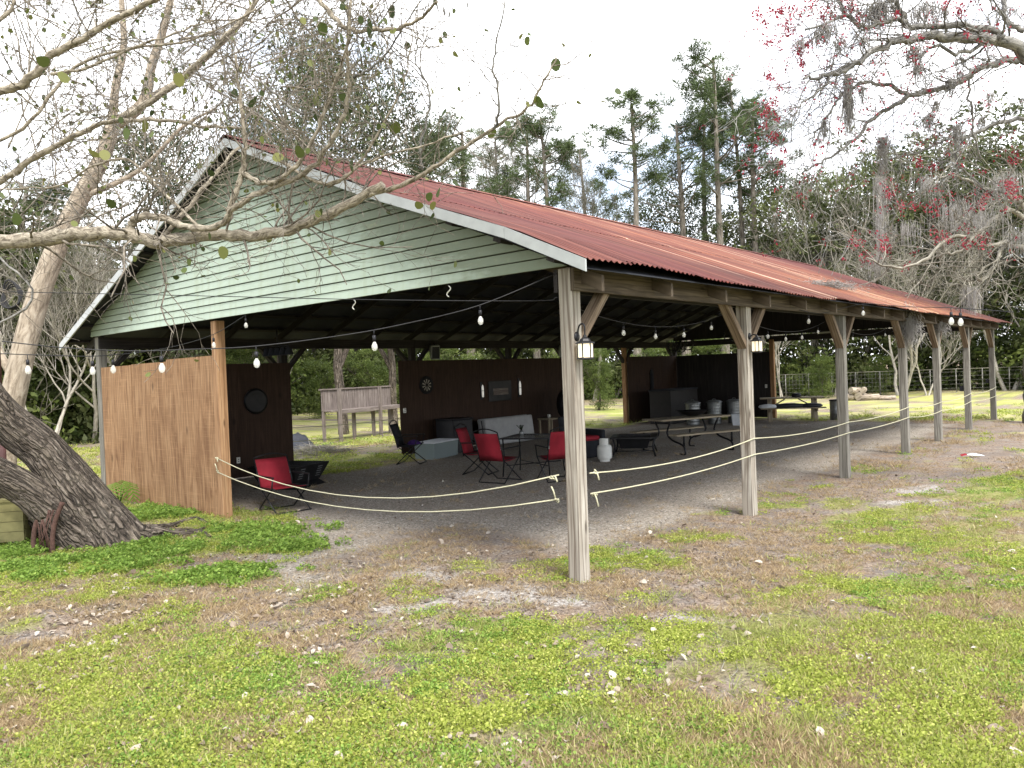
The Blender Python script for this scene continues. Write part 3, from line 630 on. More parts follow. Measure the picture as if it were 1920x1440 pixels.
# ---------------------------------------------------------------- lanterns on posts
def lantern(loc, label, round_):
    o = empty('wall_lantern', loc, label=label, cat='lantern', group='lanterns on the right posts'); o.scale = (.86, .86, .9)
    m = MB(); m.lathe([(0, 0), (.045, 0), (.05, .008), (.03, .02), (0, .022)], 14, (0.002, 0, 0), (0, math.pi/2, 0)); m.build('back_plate', MAT['black_metal'], o)
    if round_:
        arc = [(.02, 0, .0), (.03, 0, .075), (.055, 0, .115), (.09, 0, .12), (.112, 0, .09), (.11, 0, .05), (.11, 0, .0)]
    else: arc = [(.02, 0, .0), (.06, 0, .02), (.11, 0, .01), (.11, 0, 0)]
    m = MB(); m.tube(smooth_path(arc, 4), .009, 6); m.build('arm', MAT['black_metal'], o)
    q = math.pi/4; w = .062
    m = MB(); m.lathe([(.0, .012), (.016, .01), (.02, -.01), (.05, -.028), (.062, -.05), (.098, -.062), (.100, -.074), (.07, -.076), (0, -.076)], 4 if not round_ else 6, (.11, 0, 0), smooth=False, start=q); m.build('lantern_roof', MAT['black_metal'], o)
    m = MB(); m.lathe([(0, -.21), (.088, -.21), (.092, -.222), (.05, -.232), (0, -.235)], 4 if not round_ else 6, (.11, 0, 0), smooth=False, start=q); m.build('lantern_base', MAT['black_metal'], o)
    n = 4 if not round_ else 6; R = .078
    for k in range(n):
        a0, a1 = q+2*math.pi*k/n, q+2*math.pi*(k+1)/n; p0, p1 = Vector((.11+R*math.cos(a0), R*math.sin(a0), 0)), Vector((.11+R*math.cos(a1), R*math.sin(a1), 0))
        m = MB(); m.beam(p0+Vector((0, 0, -.21)), p0+Vector((0, 0, -.074)), .011, .011); m.build('frame_bar', MAT['black_metal'], o)
        c = (p0+p1)/2; d = p1-p0; L_ = d.length-.010; m = MB(); m.box((c.x, c.y, -.142), (L_, .003, .134), rot=(0, 0, math.atan2(d.y, d.x))); m.build('pane', MAT['lamp_pane'], o)
        if not round_:
            c2 = Vector((.11, 0, 0))+(c-Vector((.11, 0, 0)))*1.06; m = MB(); m.box((c2.x, c2.y, -.142), (.007, .004, .134), rot=(0, 0, math.atan2(d.y, d.x))); m.build('mullion', MAT['black_metal'], o)
    return o
lantern((.071, -.01, 2.20), 'lit black lantern with curled arm on the nearest right post', True)
lantern((.071, PY[1]-.01, 2.24), 'lit square black lantern on the second right post', False)
# boxes, hooks, moss on the posts
def outlet(name, loc, size, mat, label, cat, ax=0):
    o = empty(name, loc, label=label, cat=cat); m = MB(); m.box((0, 0, 0), size); m.build('box', MAT[mat], o, bevel=.004)
    m = MB(); d = size[0]/2+.002 if ax == 0 else size[1]/2+.002
    for dz in (-.02, .02): m.box((d, 0, dz) if ax == 0 else (0, -d, dz), (.004, .022, .018) if ax == 0 else (.022, .004, .018))
    m.build('socket_face', MAT['black_plastic' if mat != 'black_plastic' else 'black_metal'], o); return o
outlet('outlet_box', (-.125, PY[5], 1.05), (.11, .08, .14), 'black_plastic', 'black outlet box on the sixth right post', 'outlet box')
outlet('outlet_box', (-.125, PY[6], 1.12), (.10, .08, .12), 'black_plastic', 'small black outlet box on the farthest right post', 'outlet box')
outlet('wall_outlet', (XL_+.142, 2.45, .37), (.02, .075, .12), 'outlet_white', 'white outlet low on the dark wall behind the near red chair', 'outlet')
outlet('wall_outlet', (XL_+.142, 6.87, 1.09), (.02, .085, .12), 'outlet_white', 'white outlet at the left edge of the middle dark wall', 'outlet')
outlet('wall_outlet', (-6.72, 20.345, 1.10), (.075, .02, .12), 'outlet_white', 'small outlet near the end of the far gable wall', 'outlet', 1)
def shook(loc, label):
    o = empty('s_hook', loc, label=label, cat='hook', group='hooks under the gable'); m = MB()
    t = np.linspace(0, 1, 16); pts = [(.028*math.sin(2*math.pi*k)*(1), 0, -.11*k) for k in t]; m.tube(pts, .006, 5); m.build('hook', MAT['outlet_white'], o)
    m = MB(); m.tube([(0, 0, .0), (0, 0, .03)], .003, 4); m.build('eyelet', MAT['black_metal'], o)
shook((-1.42, -.10, 2.80), 'white S-shaped hook under the green gable near the corner post'); shook((-2.95, -.10, 2.80), 'white S-shaped hook under the middle of the green gable')
# ---------------------------------------------------------------- things on the inner walls
WX = XL_+.131
def disc(o, name, prof, mat, n=28): m = MB(); m.lathe(prof, n, (0, 0, 0), (0, math.pi/2, 0)); return m.build(name, MAT[mat], o)
o = empty('wall_clock', (WX, 2.89, 1.53), label='round dark clock with pale face on the wall behind the near chair', cat='clock')
disc(o, 'rim', [(.155, .0), (.26, .0), (.265, .03), (.21, .05), (.155, .03)], 'black_metal'); disc(o, 'face', [(.0, .012), (.154, .012), (.154, .002), (0, .002)][::-1], 'clock_face')
m = MB(); m.beam((.018, 0, 0), (.018, .05, .10), .012, .006); m.beam((.018, 0, 0), (.018, -.09, .02), .012, .006); m.build('hands', MAT['black_metal'], o)
o = empty('dartboard', (WX, 7.61, 1.68), label='black dartboard with pale wedges on the middle dark wall', cat='dartboard')
disc(o, 'board', [(0, 0), (.225, 0), (.225, .03), (0, .032)], 'dart_black')
for k in range(10):
    m = MB(); a = 2*math.pi*k/10; t0, t1 = a-.13, a+.13
    vs_ = [(x, r*math.sin(t), r*math.cos(t)) for x in (.0345, .0365) for (r, t) in ((.045, t0), (.15, t0), (.15, t1), (.045, t1))]
    m.quadset(vs_, [(0, 1, 2, 3), (7, 6, 5, 4), (0, 4, 5, 1), (1, 5, 6, 2), (2, 6, 7, 3), (3, 7, 4, 0)], [[(0, 0)]*4]*6); m.build('wedge', MAT['dart_cream'], o)
for y, z, h, lb in ((9.62, 1.45, .34, 'left of the dark sign'), (11.18, 1.47, .40, 'right of the dark sign')):
    o = empty('wall_sconce', (WX, y, z), label='narrow glinting sconce on the middle wall, '+lb, cat='sconce')
    m = MB(); m.box((.01, 0, 0), (.016, .09, h+.14)); m.build('back_plate', MAT['black_metal'], o)
    m = MB(); m.lathe([(0, -h/2), (.025, -h/2), (.03, -h/4), (.03, h/4), (.018, h/2-.03), (0, h/2)], 10, (.06, 0, 0)); m.build('glass_tube', MAT['glint_glow'], o)
    m = MB(); m.tube([(.01, 0, -h/2-.02), (.06, 0, -h/2-.02)], .01, 5); m.tube([(.03, -.03, .0), (.09, -.03, 0), (.09, .03, 0), (.03, .03, 0)], .006, 4, closed=True); m.build('bracket', MAT['black_metal'], o)
o = empty('wall_sign', (WX, 10.37, 1.42), label='dark framed sign with pale panel between the two sconces', cat='sign')
m = MB(); m.box((.012, 0, 0), (.02, .95, .56)); m.build('frame', MAT['black_metal'], o, bevel=.006); m = MB(); m.box((.026, .02, -.02), (.006, .62, .18)); m.build('panel', MAT['plank_grey'], o)
o = empty('wall_plaque', (WX, 18.5, 1.45), label='tall black arched plaque on the reddish far left wall', cat='plaque')
m = MB(); m.prism([(-.12, -.42), (.12, -.42), (.12, .25), (.07, .36), (0, .40), (-.07, .36), (-.12, .25)], 0, .03, 'x'); m.build('panel', MAT['black_metal'], o)
m = MB(); m.prism([(-.07, -.30), (.07, -.30), (.07, .18), (0, .26), (-.07, .18)], .031, .04, 'x'); m.build('inset', MAT['dark_fabric'], o)
def speaker(loc, rz, label):
    o = empty('speaker', loc, rz, label=label, cat='speaker', group='speakers under the left beam'); m = MB(); m.box((0, 0, 0), (.2, .22, .36), rot=(0, .15, 0)); m.build('cabinet', MAT['white_plastic' if False else 'galv'], o, bevel=.012)
    m = MB(); m.box((.103, 0, -.02), (.008, .19, .3), rot=(0, .15, 0)); m.build('grille', MAT['black_plastic'], o); m = MB(); m.tube([(0, 0, .17), (-.06, 0, .26)], .012, 5); m.build('bracket', MAT['black_metal'], o)
speaker((XL_+.25, 7.85, 2.50), -.5, 'small box speaker under the left beam near the dartboard'); speaker((XL_+.25, 13.2, 2.50), -.5, 'small box speaker under the left beam beyond the sconces')
def bell_lamp(c, n, label):
    o = empty('hanging_lamp', c, label=label, cat='lamp'); m = MB(); m.tube([(0, 0, .32), (0, 0, .0)], .012, 6); m.tube([(-.36, 0, 0), (.36, 0, 0)], .014, 6); m.build('bar', MAT['black_metal'], o)
    for k in range(n):
        x = -.34+.68*k/(n-1); m = MB(); m.lathe([(.03, 0), (.045, -.01), (.075, -.13), (.08, -.135)], 12, (x, 0, -.02)); m.build('shade', MAT['dark_fabric'], o)
bell_lamp((-7.7, 1.9, 2.52), 5, 'hanging lamp with row of dark bell shades above the clock')
def chandelier(c, R, n, label):
    o = empty('chandelier', c, label=label, cat='chandelier', group='iron chandeliers at the far end'); m = MB()
    m.tube([(0, 0, .9), (0, 0, .0)], .008, 5); m.lathe([(0, -.12), (.03, -.1), (.02, -.05), (.05, 0), (.02, .06), (.03, .15), (0, .2)], 10); m.build('stem', MAT['black_metal'], o)
    for k in range(n):
        a = 2*math.pi*k/n; c_, s_ = math.cos(a), math.sin(a)
        pts = [(.02*c_, .02*s_, 0), (R*.4*c_, R*.4*s_, -.14), (R*.85*c_, R*.85*s_, -.12), (R*c_, R*s_, .02), (R*.9*c_, R*.9*s_, .10)]
        m = MB(); m.tube(smooth_path(pts, 4), .012, 5); m.lathe([(0, 0), (.035, .005), (.045, .02), (0, .022)], 8, (R*c_, R*s_, .04)); a_ = m.build('arm', MAT['black_metal'], o)
        m = MB(); m.tube([(R*c_, R*s_, .06), (R*c_, R*s_, .17)], .013, 6); m.build('candle', MAT['black_metal'], a_)
for c, R, lb in (((-5.6, 15.6, 2.72), .34, 'iron chandelier hanging beside the second right post'), ((-7.6, 16.0, 2.55), .42, 'large iron chandelier silhouetted above the far gable wall'), ((-8.6, 17.6, 2.52), .30, 'small iron chandelier above the trash cans')):
    chandelier(c, R, 8, lb)
o = empty('ceiling_fan', (-2.3, 14.6, 2.62), label='dark ceiling fan hanging behind the third right post', cat='fan'); m = MB(); m.tube([(0, 0, 1.1), (0, 0, 0)], .014, 6); m.lathe([(0, -.1), (.09, -.08), (.11, 0), (.05, .06), (0, .06)], 14); m.build('motor', MAT['black_metal'], o)
for k in range(5):
    m = MB(); m.box((.42, 0, 0), (.62, .13, .012), rot=(.15, 0, 0)); b = m.build('blade', MAT['black_metal'], o); b.rotation_euler = (0, 0, .3+k*1.2566)
# ---------------------------------------------------------------- furniture
def chair(loc, rz, fab, label, group):
    """folding sling chair, faces local +x"""
    o = empty('folding_chair', loc, rz, label=label, cat='chair', group=group); w = .26; B = MAT['black_metal']
    def sling(name, pr, ww):
        m = MB(); n = len(pr)
        for j, off in enumerate((0, -.012)):
            pass
        vs_ = [(x, y, z) for (x, z) in pr for y in (-ww, ww)]+[(x-.006, y, z-.012) for (x, z) in pr for y in (-ww, ww)]
        fs = [(2*i, 2*i+1, 2*i+3, 2*i+2) for i in range(n-1)]+[(2*n+2*i, 2*n+2*i+2, 2*n+2*i+3, 2*n+2*i+1) for i in range(n-1)]
        fs += [(2*i, 2*i+2, 2*n+2*i+2, 2*n+2*i) for i in range(n-1)]+[(2*i+1, 2*n+2*i+1, 2*n+2*i+3, 2*i+3) for i in range(n-1)]+[(0, 2*n, 2*n+1, 1), (2*n-2, 2*n-1, 4*n-1, 4*n-2)]
        m.quadset(vs_, fs, [[(0, 0)]*4]*len(fs), True); return m.build(name, fab, o)
    sling('backrest', [(-.20, .40), (-.225, .52), (-.265, .66), (-.31, .79), (-.345, .875)], w-.012)
    sling('seat', [(.24, .425), (.15, .405), (.0, .39), (-.12, .392), (-.19, .405)], w-.012)
    for s_ in (-1, 1):
        m = MB(); m.tube([(-.19, s_*w, .36), (-.235, s_*w, .56), (-.355, s_*w, .90)], .0115, 6); m.build('back_tube', B, o)
        m = MB(); m.tube([(.25, s_*w, .42), (-.19, s_*w, .40)], .0115, 6); m.build('seat_tube', B, o)
        m = MB(); m.tube([(.26, s_*(w+.025), .60), (.22, s_*(w+.025), .42), (-.22, s_*(w+.02), .012)], .0115, 6); m.build('leg', B, o)
        m = MB(); m.tube([(-.19, s_*w, .40), (.30, s_*(w+.005), .012)], .0115, 6); m.build('leg', B, o)
        m = MB(); m.beam((-.24, s_*(w+.025), .61), (.28, s_*(w+.025), .615), .04, .02); m.build('armrest', B, o, bevel=.005)
        m = MB(); m.box((-.252, s_*(w-.005), .60), (.02, .02, .02)); m.box((-.262, s_*(w-.005), .63), (.012, .03, .01)); m.build('clip', MAT['galv'], o)
    for x in (-.22, .30):
        m = MB(); m.tube([(x, -w-.022, .012), (x, w+.022, .012)], .0115, 6); m.build('crossbar', B, o)
    m = MB(); m.tube([(-.355, y, .90+.055*math.cos(y/w*1.57)) for y in np.linspace(-w, w, 9)], .0115, 6); m.build('top_rail', B, o)
    return o
rf, df = MAT['red_fabric'], MAT['dark_fabric']; cg = 'folding sling chairs'
TC = np.array([-5.05, 5.55])
def face(p, q=TC): return math.atan2(q[1]-p[1], q[0]-p[0])
nc = chair((-5.98, .80, 0), -.12, rf, 'red folding chair alone beside the cedar post', cg); nc.scale = (1.08, 1.0, .86)
for p, lb in (((-6.1, 5.15), 'red folding chair on the left side of the table'), ((-4.95, 4.45), 'red folding chair with its back to the camera at the table'), ((-4.12, 5.05), 'red folding chair on the right side of the table by the corner post'), ((-5.6, 6.55), 'red folding chair behind the table')):
    if 'behind' in lb: continue
    chair((*p, 0), face(p), rf, lb, cg)
chair((-8.75, 5.75, 0), .55, df, 'black sling chair at the edge of the open bay', cg)
m = MB()
for k in range(5): m.lathe([(0, 0), (.13, .01), (.11, .05), (.04, .075), (0, .08)], 9, (rng.uniform(-.1, .1), rng.uniform(-.12, .12), rng.uniform(0, .03)))
tag(m.build('folded_cloth', MAT['purple_cloth'], None, (-8.72, 5.78, .405)), 'purple cloth heaped on the black sling chair', 'cloth')
o = empty('patio_table', (TC[0], TC[1], 0), .35, label='square glass-topped patio table between the red chairs', cat='table')
m = MB(); m.box((0, 0, .70), (.92, .92, .008)); m.build('glass_top', MAT['table_glass'], o)
m = MB(); [m.beam(a, b, .03, .025) for a, b in (((-.47, -.475, .70), (.47, -.475, .70)), ((-.47, .475, .70), (.47, .475, .70)), ((-.475, -.47, .70), (-.475, .47, .70)), ((.475, -.47, .70), (.475, .47, .70)))]; m.build('rim', MAT['black_metal'], o)
for a in range(4):
    c_, s_ = math.cos(a*math.pi/2+.785), math.sin(a*math.pi/2+.785); m = MB(); m.tube([(.62*c_, .62*s_, .69), (.60*c_, .60*s_, .35), (.64*c_, .64*s_, .0)], .014, 6); m.build('leg', MAT['black_metal'], o)
m = MB(); m.tube([(.4, .4, .2), (-.4, -.4, .2)], .01, 5); m.tube([(.4, -.4, .205), (-.4, .4, .205)], .01, 5); m.build('stretcher', MAT['black_metal'], o)
m = MB(); m.lathe([(0, 0), (.04, 0), (.05, .05), (.03, .10), (0, .10)], 12); o2 = m.build('pot', MAT['galv'], None, (TC[0]-.32, TC[1]+.05, .705)); tag(o2, 'small pot with sprig on the glass table', 'pot')
m = MB(); [m.tube([(0, 0, .1), (rng.normal(0, .04), rng.normal(0, .04), .2)], .006, 4) for _ in range(8)]; m.build('sprig', MAT['leaf_dark'], o2)
# square fire pit by the near chair
o = empty('fire_pit', (-8.2, 2.35, 0), .35, label='black square fire pit with slotted sides beside the near red chair', cat='fire pit')
m = MB(); t_, b_, h0, h1 = .52, .38, .10, .40
def frust(m, b, t, z0, z1, th=.02):
    q = [(-1, -1), (1, -1), (1, 1), (-1, 1)]; vs_ = [(b*x, b*y, z0) for x, y in q]+[(t*x, t*y, z1) for x, y in q]+[((b-th)*x, (b-th)*y, z0+.01) for x, y in q]+[((t-th)*x, (t-th)*y, z1) for x, y in q]
    fs = []
    for i in range(4): j = (i+1) % 4; fs += [(i, j, j+4, i+4), (i+8, i+12, j+12, j+8), (i+4, j+4, j+12, i+12)]
    fs += [(3, 2, 1, 0), (8, 9, 10, 11)]; m.quadset(vs_, fs, [[(0, 0)]*4]*len(fs))
frust(m, b_, t_, h0, h1); m.build('bowl', MAT['black_metal'], o); m = MB(); frust(m, .46, .36, 0, .098); m.build('base', MAT['black_metal'], o)
for sx_ in (-1, 1):
    for k in range(5):
        for (ax_, sg) in ((0, 1), (1, -1)):
            zz = .17+k*.042; r_ = b_+(t_-b_)*(zz-h0)/(h1-h0)+.004; m = MB(); m.box((sg*r_, sx_*.26, zz) if ax_ == 0 else (sx_*.26, sg*r_, zz), (.006, .13, .014) if ax_ == 0 else (.13, .006, .014)); m.build('slot', MAT['galv'], o)
m = MB(); m.lathe([(0, .36), (.3, .35), (.28, .34), (0, .34)], 10); m.build('ash', MAT['coal'], o)
m = MB(); [m.tube([(-.5, y, .41), (.5, y, .41)], .006, 4) for y in np.linspace(-.4, .4, 9)]; m.build('grate', MAT['black_metal'], o)
# storage tote
o = empty('storage_tote', (-9.1, 6.9, 0), 1.8, label='clear plastic storage tote with pale lid by the middle wall', cat='storage box')
m = MB(); frust(m, .5, .52, 0, .36); ob = m.build('bin', MAT['tote_plastic'], o); ob.scale = (1, .52, 1)
m = MB(); m.box((0, 0, .375), (1.08, .58, .03)); m.build('lid', MAT['white_plastic'], o, bevel=.01); m = MB(); m.lathe([(0, .12), (.13, .12), (.13, .16), (0, .16)], 16, (0, 0, 0)); m.build('contents', MAT['red_fabric'], o)
# black cabinet, mattress, side table
o = empty('storage_cabinet', (-9.55, 7.95, 0), 0, label='black box cabinet in the shade beside the tote', cat='cabinet'); m = MB(); m.box((0, 0, .4), (.6, .7, .8)); m.build('body', MAT['black_plastic'], o, bevel=.015)
m = MB(); m.box((.305, 0, .42), (.015, .62, .68)); m.build('door', MAT['black_plastic'], o); m = MB(); m.box((0, 0, .82), (.64, .74, .035)); m.build('top', MAT['black_plastic'], o, bevel=.01)
o = empty('folded_mattress', (-9.55, 9.98, 0), 0, label='folded grey-white mattress leaning against the middle wall', cat='mattress')
for k in range(2):
    m = MB(); m.box((0, 0, .36), (.13, 1.95, .70)); b = m.build('pad', MAT['mattress'], o, bevel=.03); b.location = (.16*k-.08, 0, .02); b.rotation_euler = (0, -.13, 0)
m = MB(); m.box((-.0, 0, .36), (.02, 1.90, .66)); b = m.build('fold', MAT['dark_fabric'], o); b.rotation_euler = (0, -.13, 0)
o = empty('side_table', (-9.5, 11.75, 0), 0, label='small wooden side table against the middle wall', cat='side table'); m = MB(); m.box((0, 0, .56), (.42, .62, .04)); m.build('table_top', MAT['bench_wood'], o)
for x in (-1, 1):
    for y in (-1, 1): m = MB(); m.box((x*.17, y*.27, .27), (.05, .05, .54)); m.build('leg', MAT['bench_wood'], o)
m = MB(); m.lathe([(0, 0), (.04, 0), (.045, .1), (.037, .1), (.035, .01), (0, .01)], 14); b = m.build('mug', MAT['white_paint'], None, (-9.5, 11.7, .582)); tag(b, 'white mug on the small wooden side table', 'mug')
m = MB(); m.tube(smooth_path([(0, .042, .08), (0, .075, .07), (0, .075, .035), (0, .042, .025)], 3), .006, 5); m.build('handle', MAT['white_paint'], b)
o = empty('pedestal_fan', (-9.2, 12.35, 0), 0, label='tall black drum fan in the shade behind the corner post', cat='fan'); m = MB(); m.lathe([(.0, -.16), (.46, -.16), (.48, 0), (.46, .16), (.0, .16)], 24, (0, 0, .95), (0, math.pi/2, 0)); m.build('drum', MAT['black_plastic'], o)
m = MB(); m.tube([(0, 0, .5), (0, 0, .02)], .03, 8); m.lathe([(0, 0), (.3, 0), (.3, .03), (0, .04)], 18); m.build('stand', MAT['black_metal'], o); m = MB(); [m.tube([(.175, .46*math.cos(a), .95+.46*math.sin(a)), (.175, -.46*math.cos(a), .95-.46*math.sin(a))], .004, 4) for a in np.linspace(0, 3.14, 9)[:-1]]; m.build('grille', MAT['black_metal'], o)
# armchair, propane, low fire table
o = empty('armchair', (-5.75, 8.05, 0), -.3, label='black woven armchair with red cushion behind the gas bottle', cat='armchair')
m = MB(); m.box((0, 0, .2), (.62, .60, .36)); m.build('seat_base', MAT['dark_fabric'], o, bevel=.02); m = MB(); m.box((-.30, 0, .55), (.10, .66, .70), rot=(0, -.2, 0)); m.build('backrest', MAT['dark_fabric'], o, bevel=.02)
for y in (-1, 1): m = MB(); m.box((.04, y*.34, .31), (.64, .09, .58)); m.build('armrest', MAT['dark_fabric'], o, bevel=.02)
m = MB(); m.box((.03, 0, .43), (.54, .56, .10)); m.build('cushion', MAT['red_fabric'], o, bevel=.03)
o = empty('gas_bottle', (-4.9, 7.67, 0), .4, label='white propane gas bottle standing on the gravel', cat='gas bottle')
m = MB(); m.lathe([(.0, .03), (.09, .03), (.14, .06), (.152, .11), (.152, .27), (.138, .325), (.09, .355), (0, .365)], 22); m.build('tank', MAT['white_paint'], o)
m = MB(); m.lathe([(.098, 0), (.105, 0), (.105, .05), (.098, .05)], 18); m.build('foot_ring', MAT['white_paint'], o)
m = MB()
for a0 in (.4, 3.54):
    for k in range(8):
        a, b = a0+k*.28, a0+(k+1)*.28; vs_ = [(r*math.cos(t), r*math.sin(t), z) for z in (.345, .47) for (r, t) in ((.098, a), (.098, b), (.105, b), (.105, a))]
        m.quadset(vs_, [(0, 1, 5, 4), (2, 3, 7, 6), (4, 5, 6, 7)], [[(0, 0)]*4]*3)
m.build('collar', MAT['white_paint'], o); m = MB(); m.lathe([(0, .36), (.025, .36), (.025, .41), (.04, .415), (.04, .44), (0, .44)], 10); m.build('valve', MAT['galv'], o)
o = empty('fire_table', (-5.0, 9.0, 0), .5, label='low black square fire table with rim on the gravel', cat='fire pit'); m = MB(); [m.beam(a, b, .14, .03) for a, b in (((-.5, -.43, .40), (.5, -.43, .40)), ((-.5, .43, .40), (.5, .43, .40)), ((-.43, -.36, .40), (-.43, .36, .40)), ((.43, -.36, .40), (.43, .36, .40)))]; m.build('rim', MAT['black_metal'], o)
m = MB(); frust(m, .28, .36, .16, .385); m.build('bowl', MAT['black_metal'], o)
for x in (-1, 1):
    for y in (-1, 1): m = MB(); m.tube([(x*.44, y*.44, .385), (x*.40, y*.40, .2), (x*.46, y*.46, .0)], .022, 6); m.build('leg', MAT['black_metal'], o)
m = MB(); [m.tube(p, .012, 5) for p in ([(-.41, -.41, .12), (.41, -.41, .12)], [(.41, -.41, .12), (.41, .41, .12)], [(.41, .41, .12), (-.41, .41, .12)], [(-.41, .41, .12), (-.41, -.41, .12)])]; m.build('stretcher', MAT['black_metal'], o)
# picnic tables
def picnic(loc, rz, label, metal):
    o = empty('picnic_table', loc, rz, label=label, cat='picnic table', group='picnic tables'); L_ = 1.95
    for k in range(5): m = MB(); m.box((0, -.29+k*.145, .74), (L_, .138, .035)); m.build('top_plank', MAT['bench_wood'], o)
    for s_ in (-1, 1):
        for k in range(2): m = MB(); m.box((0, s_*(.62+k*.145), .44), (L_, .138, .035)); m.build('bench_plank', MAT['bench_wood'], o)
    for x in (-.68, .68):
        if metal:
            for s_ in (-1, 1):
                m = MB(); m.tube(smooth_path([(x, s_*.28, .72), (x, s_*.14, .45), (x, s_*.30, .30), (x, s_*.66, .20), (x, s_*.72, .02), (x, s_*.55, .012)], 3), .022, 7); m.tube([(x, s_*.69, .2), (x, s_*.69, .42)], .022, 7); m.build('leg', MAT['black_metal'], o)
        else:
            for s_ in (-1, 1): m = MB(); m.beam((x, s_*.25, .72), (x, s_*.58, 0), .04, .13, up=(1, 0, 0)); m.build('leg', MAT['bench_wood'], o)
            m = MB(); m.box((x+.042, 0, .40), (.038, 1.48, .13), axis=1); m.box((x+.042, 0, .69), (.038, .70, .09), axis=1); m.build('cross_beam', MAT['bench_wood'], o)
            m = MB(); m.beam((x, 0, .42), (x*.3, 0, .70), .09, .04); m.build('brace', MAT['bench_wood'], o)
    return o
A_ = G(1215, 787, .76); B_ = G(1355, 776, .76)
pc = (A_+B_)/2; picnic((pc[0], pc[1], 0), math.atan2(B_[1]-A_[1], B_[0]-A_[0]), 'picnic table with tubular black legs under the middle of the roof', True)
o = empty('fire_bowl', (pc[0]+.1, pc[1]+.1, .765), 0, label='round black fire bowl lying on the tubular-legged picnic table', cat='fire bowl'); m = MB(); m.lathe([(0, .0), (.12, .01), (.26, .06), (.33, .13), (.36, .135), (.32, .12), (.24, .07), (0, .03)], 22); m.build('bowl', MAT['black_metal'], o)
m = MB(); m.tube([(.36, 0, .13), (.42, .05, .15), (.42, -.05, .15), (.36, 0, .13)], .01, 5); m.build('handle', MAT['black_metal'], o)
picnic((-5.45, 19.3, 0), .42, 'wooden A-frame picnic table at the far open end', False)
for k, (dx, dz, sx, sy, sz, mt, lb, nm) in enumerate(((.15, .76, .16, .12, .13, 'black_plastic', 'small black box on the far picnic table', 'small_box'), (-.1, .46, .5, .16, .14, 'tarp', 'dark bag lying on the bench of the far picnic table', 'bag'), (.55, .46, .34, .15, .13, 'tarp', 'black bundle at the right end of the far picnic bench', 'bundle'), (-.75, .46, .3, .2, .12, 'white_plastic', 'pale plates stacked on the far picnic bench', 'plate_stack'))):
    c_, s_ = math.cos(.42), math.sin(.42); dy = -.69 if dz < .6 else 0; m = MB(); m.lathe([(0, 0), (sx*.8, 0), (sx, sz*.3), (sx*.85, sz*.8), (sx*.3, sz), (0, sz)], 12)
    ob = m.build(nm, MAT[mt], None, (-5.45+dx*c_-dy*s_, 19.3+dx*s_+dy*c_, dz)); ob.scale = (1, sy/sx, 1); ob.rotation_euler = (0, 0, .42); tag(ob, lb, nm.split('_')[-1])
def can(loc, label):
    o = empty('trash_can', loc, label=label, cat='trash can', group='galvanised trash cans'); m = MB(); pr = [(0, 0), (.2, 0)]
    for k in range(7): z = .02+k*.095; pr += [(.2+.006*k, z), (.208+.006*k, z+.03), (.2+.006*k, z+.06)]
    m.lathe(pr+[(.245, .68), (.25, .70)], 20); m.build('body', MAT['galv'], o); m = MB(); m.lathe([(.25, .70), (.265, .70), (.26, .72), (.16, .76), (0, .78)], 20); m.build('lid', MAT['galv'], o)
    m = MB(); m.tube(smooth_path([(-.05, 0, .775), (-.04, 0, .81), (.04, 0, .81), (.05, 0, .775)], 3), .007, 5); m.build('handle', MAT['galv'], o)
can((-7.75, 16.95, 0), 'galvanised trash can, leftmost of the three behind the picnic table'); can((-7.3, 17.55, 0), 'galvanised trash can, middle one of the three behind the picnic table'); can((-6.85, 18.05, 0), 'galvanised trash can, rightmost of the three behind the picnic table')
o = empty('chest_cabinet', (-9.0, 18.0, 0), 0, label='large dark chest standing behind the trash cans', cat='chest'); m = MB(); m.box((0, 0, .55), (.8, 1.9, 1.1)); m.build('body', MAT['brown_chest'], o, bevel=.015); m = MB(); m.box((0, 0, 1.125), (.84, 1.95, .05)); m.build('lid', MAT['dark_fabric'], o, bevel=.01)
o = empty('plastic_bin', (-6.35, 17.2, 0), .4, label='white plastic bin standing behind the second right post', cat='bin'); m = MB(); frust(m, .15, .18, 0, .32); m.build('tub', MAT['white_plastic'], o); m = MB(); m.box((0, 0, .335), (.40, .40, .03)); m.build('lid', MAT['white_plastic'], o, bevel=.008)
o = empty('metal_pail', (-4.25, 19.9, .0), 0, label='grey metal drum just left of the third right post', cat='drum'); m = MB(); m.lathe([(0, 0), (.19, 0), (.19, .2), (.197, .21), (.19, .22), (.19, .58), (.2, .6), (0, .6)], 18); m.build('drum', MAT['galv'], o); m = MB(); m.lathe([(0, .6), (.205, .6), (.2, .64), (0, .66)], 18); m.build('lid', MAT['black_plastic'], o)
# ---------------------------------------------------------------- left of the pavilion
A_ = G(640, 830); cd = np.array([-.245, .97]); c0 = np.array([A_[0], A_[1]])
o = empty('plank_counter', (c0[0], c0[1], 0), math.atan2(cd[1], cd[0])-math.pi/2, label='weathered plank counter on legs with tall back, outside the open bay', cat='counter')
for (x, y, h) in ((0, .0, 1.62), (-.28, 1.0, .95), (-.28, 2.0, .95), (.05, 1.95, 1.62), (-.28, 3.0, .95), (0, 3.4, 1.62)): m = MB(); m.box((x, y, h/2-.05), (.09, .09, h+.1)); m.build('leg', MAT['plank_grey'], o)
for k in range(24): m = MB(); m.box((-.62, -.02+k*.146, 1.28), (.022, .138, .62+random.uniform(-.01, .01))); m.build('back_plank', MAT['plank_grey'], o)
for k in range(4): m = MB(); m.box((-.56+k*.16, 1.75, .955), (.152, 3.55, .04)); m.build('top_plank', MAT['plank_grey'], o)
